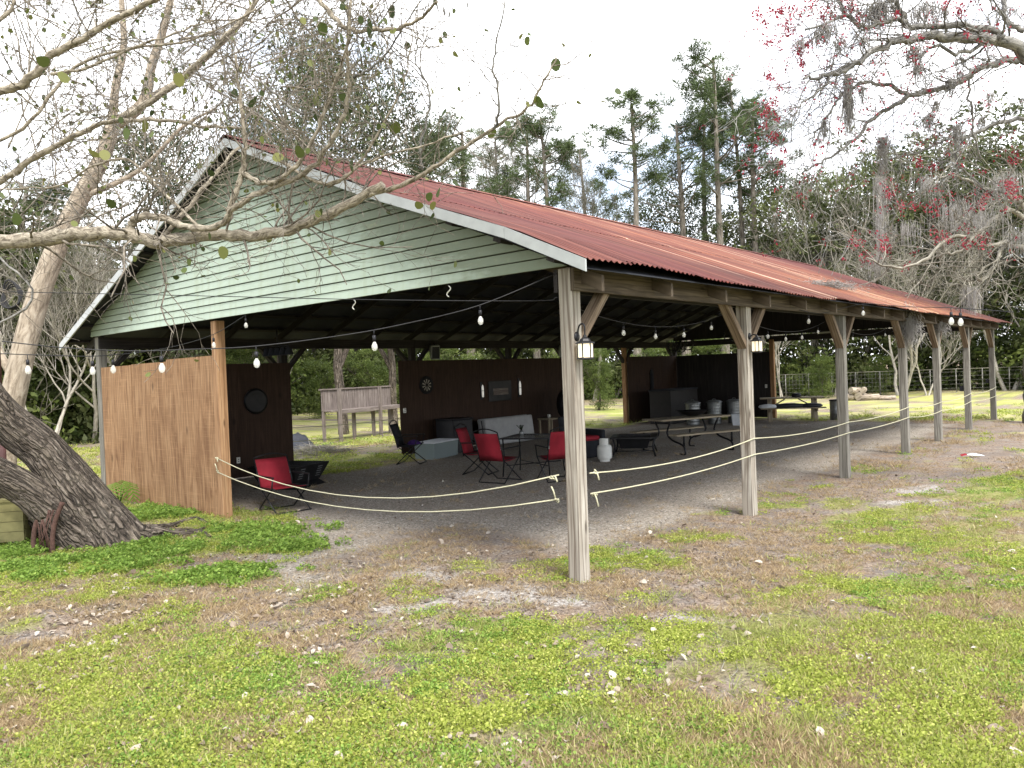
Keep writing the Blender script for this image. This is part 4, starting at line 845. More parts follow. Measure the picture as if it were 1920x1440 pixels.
m = MB(); m.box((-.62, 1.65, 1.615), (.10, 3.6, .04)); m.build('cap_rail', MAT['plank_grey'], o); m = MB(); m.box((.02, 1.75, .90), (.035, 3.45, .07)); m.build('apron', MAT['plank_grey'], o); m = MB(); m.beam((-.64, 0, 0.0), (-.64, 0, 1.6), .08, .08); m.beam((-.64, 3.4, 0.0), (-.64, 3.4, 1.6), .08, .08); m.build('back_post', MAT['plank_grey'], o)
bp = G(600, 850); m = MB()
for k in range(260):
    a, r = rng.uniform(0, 6.28), rng.random()**.6; c = np.array([r*math.cos(a)*1.0, r*math.sin(a)*.7, (1-r)*.28*rng.random()]); d = rng.normal(size=3)*[.3, .3, .07]
    m.tube([c-d, c, c+d+[0, 0, .02]], [.006, .008, .004], 4)
tag(m.build('brush_pile', MAT['bark_twig'], None, (bp[0], bp[1], 0)), 'heap of dry sticks on the grass behind the fire pit', 'brush pile', kind=None)
tp = G(556, 846); m = MB(); n_ = 14
vs_ = []
for i in range(n_):
    for j in range(n_):
        u, w = i/(n_-1)*2-1, j/(n_-1)*2-1; h = .5*max(0, 1-(u*u+w*w)*.8)+.06*math.sin(u*9+w*5)*math.cos(w*8); vs_.append((u*.6, w*.45, max(.0, h)))
m.quadset(vs_, [(i*n_+j, (i+1)*n_+j, (i+1)*n_+j+1, i*n_+j+1) for i in range(n_-1) for j in range(n_-1)], [[(0, 0)]*4]*((n_-1)**2), True); tag(m.build('tarp_heap', MAT['tarp'], None, (tp[0], tp[1], -.02)), 'crumpled black tarp heap beside the dry sticks', 'tarp')
# pole with cable coil
pb = P(8, 930, 10.3); px_, py_ = pb[0], pb[1]
o = empty('metal_pole', (px_, py_, 0), label='brownish painted metal pole at the left edge behind the leaning tree', cat='pole'); m = MB(); m.tube([(0, 0, -.1), (0, 0, 1.9)], .048, 10); m.tube([(0, 0, 1.9), (0, 0, 3.4)], .038, 10); m.lathe([(.048, 1.86), (.056, 1.87), (.056, 1.93), (.038, 1.94)], 10); m.build('shaft', MAT['pole_paint'], o); m = MB(); m.lathe([(0, 3.4), (.045, 3.4), (.03, 3.43), (0, 3.44)], 10); m.build('cap', MAT['pole_paint'], o)
cc = P(12, 555, 10.2); o = empty('cable_coil', tuple(cc), label='coil of black cable hung on the pole at the left edge', cat='cable')
for k in range(4): m = MB(); m.tube([(.13*math.cos(a)*(1+.1*k)*.75+.55*.13, .0+.02*k*math.sin(a), .2*math.sin(a)*(1-.08*k)) for a in np.linspace(0, 6.28, 18)[:-1]], .011, 6, closed=True); m.build('loop', MAT['wire'], o, rot=(0, .15*k-.2, .7))
# crate and iron hoops
cb = G(18, 1018); o = empty('wooden_crate', (cb[0], cb[1], 0), .9, label='mossy yellowish wooden box on blocks behind the leaning tree', cat='box')
for k in range(4): m = MB(); m.box((0, -.26, .12+.125*k), (.56, .03, .12)); m.build('front_board', MAT['crate_wood'], o); m = MB(); m.box((.27, .02, .12+.125*k), (.03, .52, .12)); m.build('side_board', MAT['crate_wood'], o); m = MB(); m.box((-.27, .02, .12+.125*k), (.03, .52, .12)); m.build('side_board', MAT['crate_wood'], o); m = MB(); m.box((0, .28, .12+.125*k), (.56, .03, .12)); m.build('back_board', MAT['crate_wood'], o)
m = MB(); m.box((0, 0, .572), (.62, .60, .03)); m.build('lid', MAT['crate_wood'], o); m = MB(); m.box((.2, 0, .028), (.12, .5, .056)); m.box((-.2, 0, .028), (.12, .5, .056)); m.build('block', MAT['concrete'], o)
hb = G(85, 1040); o = empty('iron_frame', (hb[0], hb[1], 0), .5, label='rusty curved iron frame with wires leaning at the tree foot', cat='iron frame')
for x0, bend in ((-.13, .12), (.13, .09)): m = MB(); m.tube(smooth_path([(x0-.02, 0, -.05), (x0-.02, 0, .2), (x0+bend*.25, .02, .42), (x0+bend, .05, .60)], 5), .027, 8); m.build('bar', MAT['rust'], o)
m = MB()
for k in range(12): a, b = rng.uniform(-.12, .14, 2); m.tube([(a, rng.uniform(-.03, .03), .02), ((a+b)/2+rng.normal(0, .03), 0, .28), (b, .02, .52)], .006, 4)
m.build('wire_spokes', MAT['rust'], o)
# litter and far things
lp = G(1812, 856); o = empty('litter', (lp[0], lp[1], .012), .5, label='red and white scrap of litter on the dirt at right', cat='litter'); m = MB(); m.quadset([(-.1, -.05, 0), (0, -.07, .03), (.02, .05, .015), (-.09, .06, .02), (-.02, 0, .05)], [(0, 1, 4), (1, 2, 4), (2, 3, 4), (3, 0, 4)], [[(0, 0)]*3]*4); m.build('red_scrap', MAT['red_fabric'], o)
m = MB(); m.quadset([(0, -.03, .02), (.18, -.05, .01), (.32, 0, .0), (.2, .04, .03), (.03, .05, .03), (.12, 0, .05)], [(0, 1, 5), (1, 2, 5), (2, 3, 5), (3, 4, 5), (4, 0, 5)], [[(0, 0)]*3]*5); m.build('white_scrap', MAT['white_plastic'], o)
lg = G(1612, 751); o = empty('log_pile', (lg[0], lg[1], 0), .3, label='pile of cut pale logs on the far grass', cat='log pile'); o.scale = (.72, .72, .8)
for k, (x, y, z, L_, r, a) in enumerate(((-.5, 0, .22, 1.0, .22, .4), (.1, .1, .24, .9, .24, 1.1), (.6, -.1, .18, 1.1, .18, .2), (-.2, .0, .58, .9, .2, .8), (.25, .05, .60, .7, .18, 1.4), (1.2, 0, .14, 1.3, .14, .1), (1.6, .3, .12, 1.0, .12, -.3))):
    m = MB(); d = Vector((math.cos(a), math.sin(a), .05*(-1)**k))*L_/2; m.tube([Vector((x, y, z))-d, Vector((x, y, z))+d], [r, r*.9], 10); m.build('log', MAT['bark_pale'], o)
o = empty('wire_fence', (0, 0, 0), label='low wire fence with rail along the far edge of the lawn', cat='fence'); fa, fb = np.array([*(P(1430, 700, 41)[:2]), 0]), np.array([*(P(2050, 690, 36)[:2]), 0])
for k in range(14): p = fa+(fb-fa)*k/13; m = MB(); m.tube([p, p+[0, 0, 1.25]], .022, 6); m.build('post', MAT['bark_grey'], o)
m = MB(); m.tube([fa+[0, 0, 1.24], fb+[0, 0, 1.24]], .014, 6); m.build('rail', MAT['bark_twig'], o); m = MB()
for z in np.linspace(.1, 1.1, 6): m.tube([fa+[0, 0, z], fb+[0, 0, z]], .006, 4)
for k in range(40): p = fa+(fb-fa)*k/89; m.tube([p+[0, 0, .05], p+[0, 0, 1.2]], .005, 3)
m.build('wire_mesh', MAT['bark_grey'], o)
# ---------------------------------------------------------------- vegetation helpers
def unit(v): v = np.asarray(v, float); return v/(np.linalg.norm(v, axis=-1, keepdims=True)+1e-9)
def kites(p, d, size, asp, r, fold=0.0):
    """leaf-shaped faces: base p, direction d, length size"""
    n = len(p); d = unit(d); s_ = unit(np.cross(d, r.normal(size=(n, 3)))); size = np.broadcast_to(size, (n,))[:, None]
    mid = p+d*size*.45; w = size*asp*.5
    V = np.stack([p, mid+s_*w, p+d*size, mid-s_*w], 1).reshape(-1, 3); Fq = np.arange(4*n).reshape(n, 4); return V, Fq
def cloud(pts, size, asp, seed, updir=.3, jit=.0, tint=None):
    r = np.random.default_rng(seed); n = len(pts); d = r.normal(size=(n, 3)); d[:, 2] += updir
    V, Fq = kites(np.asarray(pts), d, size*r.uniform(.6, 1.3, n), asp, r)
    t = r.random(n) if tint is None else np.clip(tint+r.normal(0, .16, n), 0, 1); return V, Fq, np.repeat(t, 4)
def merge(parts):
    V = np.concatenate([p[0] for p in parts]); o = 0; Fq = []
    for p in parts: Fq.append(p[1]+o); o += len(p[0])
    return V, np.concatenate(Fq), np.concatenate([p[2] for p in parts])
def grow(mb, p, d, L_, r, lvl, mx_, rs, tips, up=.12, kink=.22, kids=(3, 5), ratio=.62, spread=.9, rmin=.004, seg=5, keep=1e9):
    p = np.array(p, float); d = unit(d); path = [p.copy()]; rad = [r]; n = seg
    for i in range(n):
        d = unit(d+rs.normal(0, kink, 3)*[1, 1, .8]+[0, 0, up]); p = p+d*L_/n; path.append(p.copy()); rad.append(max(rmin, r*(1-.62*(i+1)/n)))
    mb.tube(path, rad, (8, 6, 4, 3, 3, 3)[lvl], caps=False)
    if lvl >= mx_: tips.append((path[-1], d, lvl)); tips.append((path[-2], d, lvl)); return
    for k in range(rs.integers(kids[0], kids[1]+1)):
        t = rs.uniform(.3, 1.0); i = min(int(t*n), n-1); q = path[i]+(path[i+1]-path[i])*(t*n-i); dd = unit(path[i+1]-path[i]); sd = unit(np.cross(dd, rs.normal(size=3)))
        grow(mb, q, dd+sd*spread*rs.uniform(.6, 1.2), L_*ratio*rs.uniform(.7, 1.15), max(rmin, rad[i]*.6), lvl+1, mx_, rs, tips, up, kink, kids, ratio, spread, rmin, max(3, seg-1))
    tips.append((path[-1], d, lvl))
def ground_at(x, y): return float(gheight(np.array([x]), np.array([y]))[0])
def on_ray(px, d): q = P(px, 700, d); return np.array([q[0], q[1], ground_at(q[0], q[1])-.05])
# ---- pines
def pine_data(h, seed, mat, lean=0.0, start=.5, spreadw=2.6):
    rs = np.random.default_rng(seed); m = MB(); n = 9; ph = rs.uniform(0, 6); path = [(math.sin(ph+i*.6)*.12*i/n+lean*(i/n)**2*h*.1, math.cos(ph+i*.5)*.12*i/n, h*.97*i/n) for i in range(n+1)]
    r0 = h*.0125; m.tube(path, [r0*(1-.75*i/n) for i in range(n+1)], 8, caps=False); tuft = []
    pa = np.array(path)
    for k in range(24):
        t = start+(1-start)*(k/24)**.8+rs.uniform(-.02, .02); t = min(t, .99); z = t*h*.97; c = np.array([np.interp(z, pa[:, 2], pa[:, j]) for j in range(3)]); a = rs.uniform(0, 6.28)
        L_ = spreadw*(1.05-((t-start)/(1-start))**2*.75)*rs.uniform(.5, 1.15)*(1 if t > start+.12 else rs.uniform(.3, 1.0)); d = np.array([math.cos(a), math.sin(a), rs.uniform(-.05, .5)])
        q = c.copy(); bp = [q.copy()]
        for i in range(4): d = unit(d+rs.normal(0, .12, 3)+[0, 0, .12]); q = q+d*L_/4; bp.append(q.copy())
        m.tube(bp, [.055, .045, .034, .024, .014], 4, caps=False)
        for i in range(1, 5):
            for _ in range(1 if i < 3 else 3):
                sd = unit(d+rs.normal(0, .8, 3)+[0, 0, .25]); e = bp[i]+sd*rs.uniform(.25, .75)
                if rs.random() < .7: m.tube([bp[i], (bp[i]+e)/2+[0, 0, .03], e], [.014, .011, .008], 3, caps=False)
                if i > 2 or (i == 2 and rs.random() < .4): tuft.append(e)
    T = np.array(tuft); r2 = np.random.default_rng(seed+1); k = 50
    pts = np.repeat(T, k, 0)+r2.normal(0, .05, (len(T)*k, 3)); d = r2.normal(size=(len(T)*k, 3)); d[:, 2] += .45
    pts = pts+unit(d)*.05; V, Fq = kites(pts, d, .33*r2.uniform(.7, 1.2, len(pts)), .11, r2); ti = np.repeat(np.clip(np.repeat(r2.random(len(T)), k)*.7+r2.random(len(pts))*.3, 0, 1), 4)
    return m.mesh('trunk'), fastmesh('crown', V, Fq, ti)
PINES = [pine_data(20, 11, 'needle', .3, .62, 2.6), pine_data(20, 23, 'needle', -.2, .56, 3.4), pine_data(20, 37, 'needle', .1, .70, 2.4)]
def put_tree(name, tm, cm, pos, sc, rz, tmat, cmat, label, cat, group, sxy=1.0):
    o = empty(name, tuple(pos), rz, label=label, cat=cat, group=group); o.scale = (sc*sxy, sc*sxy, sc)
    mobj('trunk', tm, tmat, o); mobj('crown', cm, cmat, o); return o
gpn = 'tall pines behind the pavilion'
for (tx, ty, bx, dd, v, rz, sx, lb) in (
    (790, 255, 800, 50, 0, .4, .95, 'pine at the left end of the row above the red roof'), (872, 238, 885, 47, 1, 2.1, 1.15, 'slim-trunked pine over the roof with wide low crown'), (930, 246, 940, 54, 2, 1.0, .9, 'short-crowned pine between two slimmer ones left of centre'),
    (988, 222, 1008, 48, 2, 3.0, .9, 'narrow pine left of the dark-topped one'), (1042, 212, 1045, 44, 0, 4.4, .8, 'pine with dark rounded top at the middle of the row'), (1183, 182, 1197, 43, 2, .2, 1.0, 'mossy-trunked pine standing apart in the sky gap'),
    (1272, 215, 1288, 46, 1, 5.2, 1.05, 'forked-looking pine just left of the tallest'), (1360, 98, 1362, 45, 1, 1.6, 1.05, 'tallest pine with broad flat top'), (1408, 138, 1405, 47, 0, 3.6, .8, 'slim pine close behind the tallest one'),
    (1462, 192, 1428, 46, 2, 2.4, 1.0, 'pine at the right end of the row beside the red twigs'), (1298, 150, 1330, 50, 0, 5.8, .85, 'pine half hidden behind the tallest one'), (1105, 268, 1112, 52, 1, .9, .8, 'low grey-green pine in the gap right of centre'),
    (40, 330, 30, 34, 0, 1.3, 1.1, 'pine at the far left behind the bare branches'), (110, 395, 120, 37, 1, 4.0, .9, 'smaller pine beside the pale leaning trunk')):
    b = on_ray(bx, dd); h = P(tx, ty, dd)[2]-b[2]; put_tree('pine_tree', *PINES[v], b, h/20, rz, MAT['bark_pine'], MAT['needle'] if tx > 200 else MAT['needle_light'], lb, 'pine', gpn, sx*20/h*1.2)
# ---- broadleaf trees
def broad_data(h, cw, seed, nleaf, size, asp, base=.35, lob=26):
    rs = np.random.default_rng(seed); m = MB(); tips = []
    grow(m, (0, 0, 0), (rs.normal(0, .05), rs.normal(0, .05), 1), h*.55, h*.02, 0, 2, rs, tips, .10, .14, (5, 7), .62, 1.0, .008, 6)
    cl = []
    for k in range(lob):
        a = rs.uniform(0, 6.28); z = base+(1-base)*rs.random()**.85; rr = cw*math.sqrt(max(.05, 1-((z-.55)/.52)**2))*rs.uniform(.25, 1.0); cl.append((rr*math.cos(a), rr*math.sin(a), z*h, rs.uniform(.09, .17)*h))
    pts, ti = [], []
    for (x, y, z, r) in cl:
        k = nleaf//lob; d = unit(rs.normal(size=(k, 3)))*(rs.random((k, 1))**.45)*r*[1.15, 1.15, .8]; d = d[:max(6, k//28)]; d = d[rs.integers(0, len(d), k)]; sub = rs.normal(0, h*.020, (k, 3)); pts.append(np.array([x, y, z])+d+sub); ti.append(np.full(k, rs.uniform(.2, .75)))
    p = np.concatenate(pts); V, Fq, t = cloud(p, size, asp, seed, .2, tint=np.concatenate(ti)); return m.mesh('trunk'), fastmesh('crown', V, Fq, t)
BROAD = [broad_data(10, 3.6, 5, 24000, .15, .36, .35, 38), broad_data(10, 4.2, 8, 22000, .14, .5, .3, 40), broad_data(10, 3.4, 15, 16000, .17, .5, .06, 34)]
def put_broad(v, tx, ty, bx, dd, rz, mat, lb, cat, nm, sxy=1.0, grp=None):
    b = on_ray(bx, dd); h = P(tx, ty, dd)[2]-b[2]; o = put_tree(nm, *BROAD[v], b, h/10, rz, MAT['bark'], MAT[mat], lb, cat, grp, sxy); return o
put_broad(0, 625, 95, 640, 27, .3, 'leaf_dark', 'big evergreen with small dark leaves rising behind the ridge', 'tree', 'evergreen_tree', .72, 'evergreens behind the roof')
put_broad(0, 715, 190, 735, 31, 2.0, 'leaf_dark', 'lower evergreen right of the big one behind the ridge', 'tree', 'evergreen_tree', .72, 'evergreens behind the roof')
put_broad(1, 350, 262, 350, 30, 1.1, 'leaf_dark', 'evergreen behind the left roof slope', 'tree', 'evergreen_tree', .72, 'evergreens behind the roof')
put_broad(1, 480, 235, 500, 33, 4.1, 'leaf_dark', 'evergreen peeping over the peak of the gable', 'tree', 'evergreen_tree', .72, 'evergreens behind the roof')
for (v, tx, ty, bx, dd, mat, lb, sx) in ((1, 1250, 362, 1250, 52, 'leaf_mid', 'bright green round tree left of the tallest pine trunk', .8), (1, 1452, 345, 1450, 55, 'leaf_mid', 'bright green round tree right of the tall pines', .75), (2, 1540, 355, 1540, 58, 'leaf_mid', 'green tree behind the pale bare thicket', .75), (0, 1690, 300, 1690, 54, 'leaf_wood', 'olive tree above the thicket at right', .8), (1, 1850, 290, 1850, 52, 'leaf_mid', 'green tree top behind the red-flowered twigs', .8), (0, 1780, 380, 1770, 48, 'leaf_wood', 'dull olive tree in front of the green one at right', .9)):
    put_broad(v, tx, ty, bx, dd, rng.uniform(0, 6), mat, lb, 'tree', 'broadleaf_tree', sx, 'green trees at right')
for (tx, ty, bx, dd, mat, lb, sx) in ((1543, 672, 1543, 39, 'leaf_mid', 'green bush seen just left of the third right post', 1.0), (1650, 672, 1650, 40, 'leaf_yellow', 'yellow-green bush by the pale trunks', 1.0), (1490, 700, 1488, 43, 'leaf_yellow', 'small yellowish bush behind the far picnic table', 1.0), (1850, 640, 1850, 40, 'leaf_mid', 'tall green bush behind the farthest right post', .8), (1780, 670, 1780, 42, 'leaf_mid', 'green bush between the fifth and sixth right posts', .9),
    (598, 680, 600, 38, 'leaf_yellow', 'pale long-leaved bush left of the plank counter', .9), (1125, 655, 1120, 36, 'leaf_yellow', 'yellow-green bush seen right of the corner post lantern', .9), (1030, 640, 1030, 40, 'leaf_mid', 'green bush above the middle dark wall', 1.0), (860, 640, 860, 40, 'leaf_wood', 'grey-green bush above the dartboard wall', 1.1), (1340, 640, 1330, 40, 'leaf_yellow', 'sunlit bush above the far gable wall', 1.1), (1230, 645, 1225, 38, 'leaf_mid', 'leafy bush above the reddish wall', 1.0), (700, 650, 695, 41, 'leaf_wood', 'grey bushy shrub behind the plank counter', 1.1), (480, 640, 470, 33, 'leaf_wood', 'leafy shrub seen over the clock wall', 1.0), (150, 560, 150, 29, 'leaf_wood', 'dark shrub left of the plywood wall', .7), (280, 620, 285, 31, 'leaf_mid', 'shrub seen above the plywood wall', .9), (60, 600, 55, 27, 'leaf_dark', 'dark shrub behind the pole at the left edge', .75)):
    put_broad(2, tx, ty, bx, dd, rng.uniform(0, 6), mat, lb, 'bush', 'bush', sx*1.25, 'bushes along the wood edge')
# ---- pale bare trees
def bare_data(seed, h=10, stems=2, spread=.8, kids=(4, 6), lv=3, r=.10, up=.13):
    rs = np.random.default_rng(seed); m = MB(); tips = []
    for k in range(stems):
        a = rs.uniform(0, 6.28); grow(m, (.25*k*math.cos(a), .25*k*math.sin(a), 0), (.35*math.cos(a)*(stems > 1), .35*math.sin(a)*(stems > 1), 1), h*.62, r, 0, lv, rs, tips, up, .13, kids, .60, spread, .009, 7)
    return m.mesh('trunk'), tips
def twig_crown(tips, seed, n=3, L_=.8, r=.006):
    rs = np.random.default_rng(seed); m = MB()
    for (p, d, lv) in tips:
        for _ in range(n):
            e = unit(d+rs.normal(0, .5, 3)); q = p+e*L_*.5*rs.uniform(.6, 1.2); m.tube([p, q, q+unit(e+rs.normal(0, .35, 3))*L_*.5], [r, r*.9, r*.7], 3, caps=False)
    return m.mesh('crown')
BARE_ = []
for sd, st, sp in ((3, 2, .75), (9, 3, .9), (14, 1, .85), (21, 2, 1.0)):
    tm, tp = bare_data(sd, 10, st, sp); BARE_.append((tm, twig_crown(tp, sd+1, 2, .9), tp))
for (v, tx, ty, bx, dd, rz, lb, sx, wh) in ((1, 1660, 470, 1692, 38, .3, 'pale multi-stemmed bare tree with white trunks beyond the third post', 1.0, 1), (0, 1475, 560, 1466, 42, 1.2, 'thin pale bare tree behind the far picnic table', .8, 1), (3, 1745, 560, 1740, 37, 2.2, 'bare tree with curved white stems beyond the fourth post', .9, 1), (1, 1600, 375, 1590, 46, 4.0, 'broad pale bare tree above the red roof', 1.0, 0), (3, 1500, 365, 1490, 48, .8, 'bare twiggy tree right of the tall pines', 1.0, 0), (0, 1700, 380, 1710, 44, 5.1, 'bare grey tree right of the broad pale one', 1.1, 0), (2, 1800, 330, 1800, 42, 3.3, 'tall bare grey tree near the right edge', 1.0, 0), (1, 1890, 380, 1900, 38, 1.9, 'bare grey tree at the right edge', 1.0, 0), (2, 1110, 250, 1112, 46, 2.7, 'bare twiggy tree between the pines over the roof', .7, 0), (0, 960, 300, 962, 50, .5, 'faint bare tree among the pines left of centre', .7, 0), (3, 180, 420, 170, 27, 1.0, 'bare grey tree behind the pale leaning trunk', .9, 0), (1, 90, 470, 85, 25, 2.9, 'bare twiggy tree near the left edge', .9, 0), (2, 300, 500, 300, 29, 4.4, 'bare tree seen past the left eave', .9, 0), (0, 1570, 520, 1565, 41, 3.9, 'low bare pale tree behind the third right post', 1.0, 1), (3, 1400, 420, 1400, 50, 2.0, 'bare pale tree below the tall pine trunks', .9, 0)):
    b = on_ray(bx, dd); h = P(tx, ty, dd)[2]-b[2]; w = MAT['bark_white'] if wh else MAT['bark_twig']; put_tree('bare_tree', BARE_[v][0], BARE_[v][1], b, h/10, rz, w, MAT['bark_twig'], lb, 'bare tree', 'bare trees at the wood edge', sx*1.1)
# ---- the wood behind as one mass
edge = [(-260, 25, 7), (-60, 28, 8), (150, 31, 7.5), (330, 34, 7.5), (560, 47, 7), (760, 50, 6.5), (1000, 52, 6.5), (1200, 52, 7.5), (1330, 53, 10.5), (1480, 50, 12), (1620, 49, 13.5), (1760, 47, 14), (1920, 43, 13.5), (2150, 38, 13)]
ex_ = np.array([e[0] for e in edge]); rs = np.random.default_rng(77); parts = []; parts2 = []
for k in range(3300):
    pxx = rs.uniform(-260, 2150); dd = np.interp(pxx, ex_, [e[1] for e in edge])+rs.random()**1.6*9-(5.5 if pxx > 1230 else 3.5); hm = np.interp(pxx, ex_, [e[2] for e in edge]); z = hm*rs.random()**1.25*(.75+.35*rs.random()); b = on_ray(pxx, dd); r = rs.uniform(.6, 1.5)
    n = int(112*r); d = unit(rs.normal(size=(n, 3)))*(rs.random((n, 1))**.4)*r; d = d[rs.integers(0, max(4, n//9), n)]+rs.normal(0, .16, (n, 3)); pts = np.array([b[0], b[1], max(.3, z)])+d*[1.1, 1.1, .75]
    pts[:, 2] = np.maximum(pts[:, 2], .02); (parts if z > 3.5 or rs.random() < .45 else parts2).append(cloud(pts, .27, .5, int(rs.integers(1e6)), .2, tint=np.full(n, rs.uniform(.1, .85))))
wv = merge(parts); tag(mobj('woodland', fastmesh('woodland', *wv), MAT['leaf_wood']), 'dense olive green undergrowth of the wood all along the back', 'woodland', kind='stuff')
wv = merge(parts2); tag(mobj('undergrowth', fastmesh('undergrowth', *wv), MAT['leaf_mid']), 'low brighter green undergrowth along the foot of the wood', 'undergrowth', kind='stuff')
m = MB(); rs = np.random.default_rng(78)
for k in range(110):
    pxx = rs.uniform(1230, 2100) if k < 65 else rs.uniform(-200, 1230); dd = np.interp(pxx, ex_, [e[1] for e in edge])+rs.uniform(-3.2, 2.0); hm = np.interp(pxx, ex_, [e[2] for e in edge]); b = on_ray(pxx, dd); tips = []; a = rs.uniform(0, 6.28)
    for j in range(3):
        grow(m, b, (rs.normal(0, .45), rs.normal(0, .45), 1), hm*rs.uniform(.3, .75), .035, 2, 4 if k % 2 else 3, rs, tips, .1, .16, (3, 4), .6, .7, .011, 6)
tag(m.build('thicket_twigs', MAT['bark_twig']), 'tangle of pale bare twigs standing in front of the wood', 'thicket', kind='stuff')
# ---------------------------------------------------------------- leaning tree at left
lt0 = np.array([-5.95, -1.55, 0]); o = empty('leaning_tree', tuple(lt0), label='leaning rough-barked tree with limbs reaching over the left of the yard', cat='tree'); TL = o
def lp(*a): return P(*a)-lt0
def bark_tube(m, pts, rad, seg=5, n=20, jit=.05, seed=1):
    path = smooth_path(pts, seg); rd = np.interp(np.linspace(0, 1, len(path)), np.linspace(0, 1, len(rad)), rad); b0 = len(m.v); m.tube(path, rd, n)
    for i in range(b0, b0+len(path)*n):
        k = (i-b0) % n; ring = (i-b0)//n; c = path[ring]; v = np.array(m.v[i]); f = 1+jit*math.sin(k*2*math.pi/n*5+ring*.35+seed)+jit*.8*math.sin(k*2*math.pi/n*9-ring*.5+seed*2); m.v[i] = tuple(c+(v-c)*f)
m = MB(); bark_tube(m, [lp(245, 1055, 9.5), lp(205, 1000, 9.5), lp(150, 930, 9.4), lp(80, 845, 9.3), lp(5, 782, 9.1), lp(-70, 690, 8.8), lp(-220, 560, 8.3), lp(-420, 400, 7.6)], [.42, .35, .28, .24, .215, .20, .18, .15], seed=1); m.build('trunk', MAT['bark'], TL)
m = MB(); bark_tube(m, [lp(205, 1050, 9.45), lp(130, 985, 9.3), lp(60, 925, 9.1), lp(-15, 882, 8.9), lp(-120, 830, 8.5), lp(-260, 700, 8.0), lp(-360, 560, 7.4)], [.34, .26, .20, .18, .17, .16, .13], seed=4); m.build('limb', MAT['bark'], TL)
m = MB(); bark_tube(m, [lp(240, 1050, 9.9), lp(150, 1000, 9.9), lp(70, 960, 9.9), lp(0, 928, 9.8), lp(-120, 870, 9.6), lp(-300, 760, 9.2)], [.36, .28, .22, .19, .17, .14], seed=7); m.build('limb', MAT['bark'], TL)
for k, pts in enumerate(([(270, 1010, 9.6), (320, 990, 9.9), (365, 975, 10.1), (392, 985, 10.2)], [(270, 1020, 9.6), (330, 1000, 9.8), (375, 1000, 9.9), (395, 1010, 9.9)], [(285, 1010, 9.7), (345, 1005, 9.95), (385, 992, 10.1)])):
    q = [G(x, y)-lt0+[0, 0, .02] for x, y, d in pts]; q[0] = q[0]+[0, 0, .08]; m = MB(); bark_tube(m, q, [.08, .045, .03, .015], seed=k); m.build('root', MAT['bark'], TL)
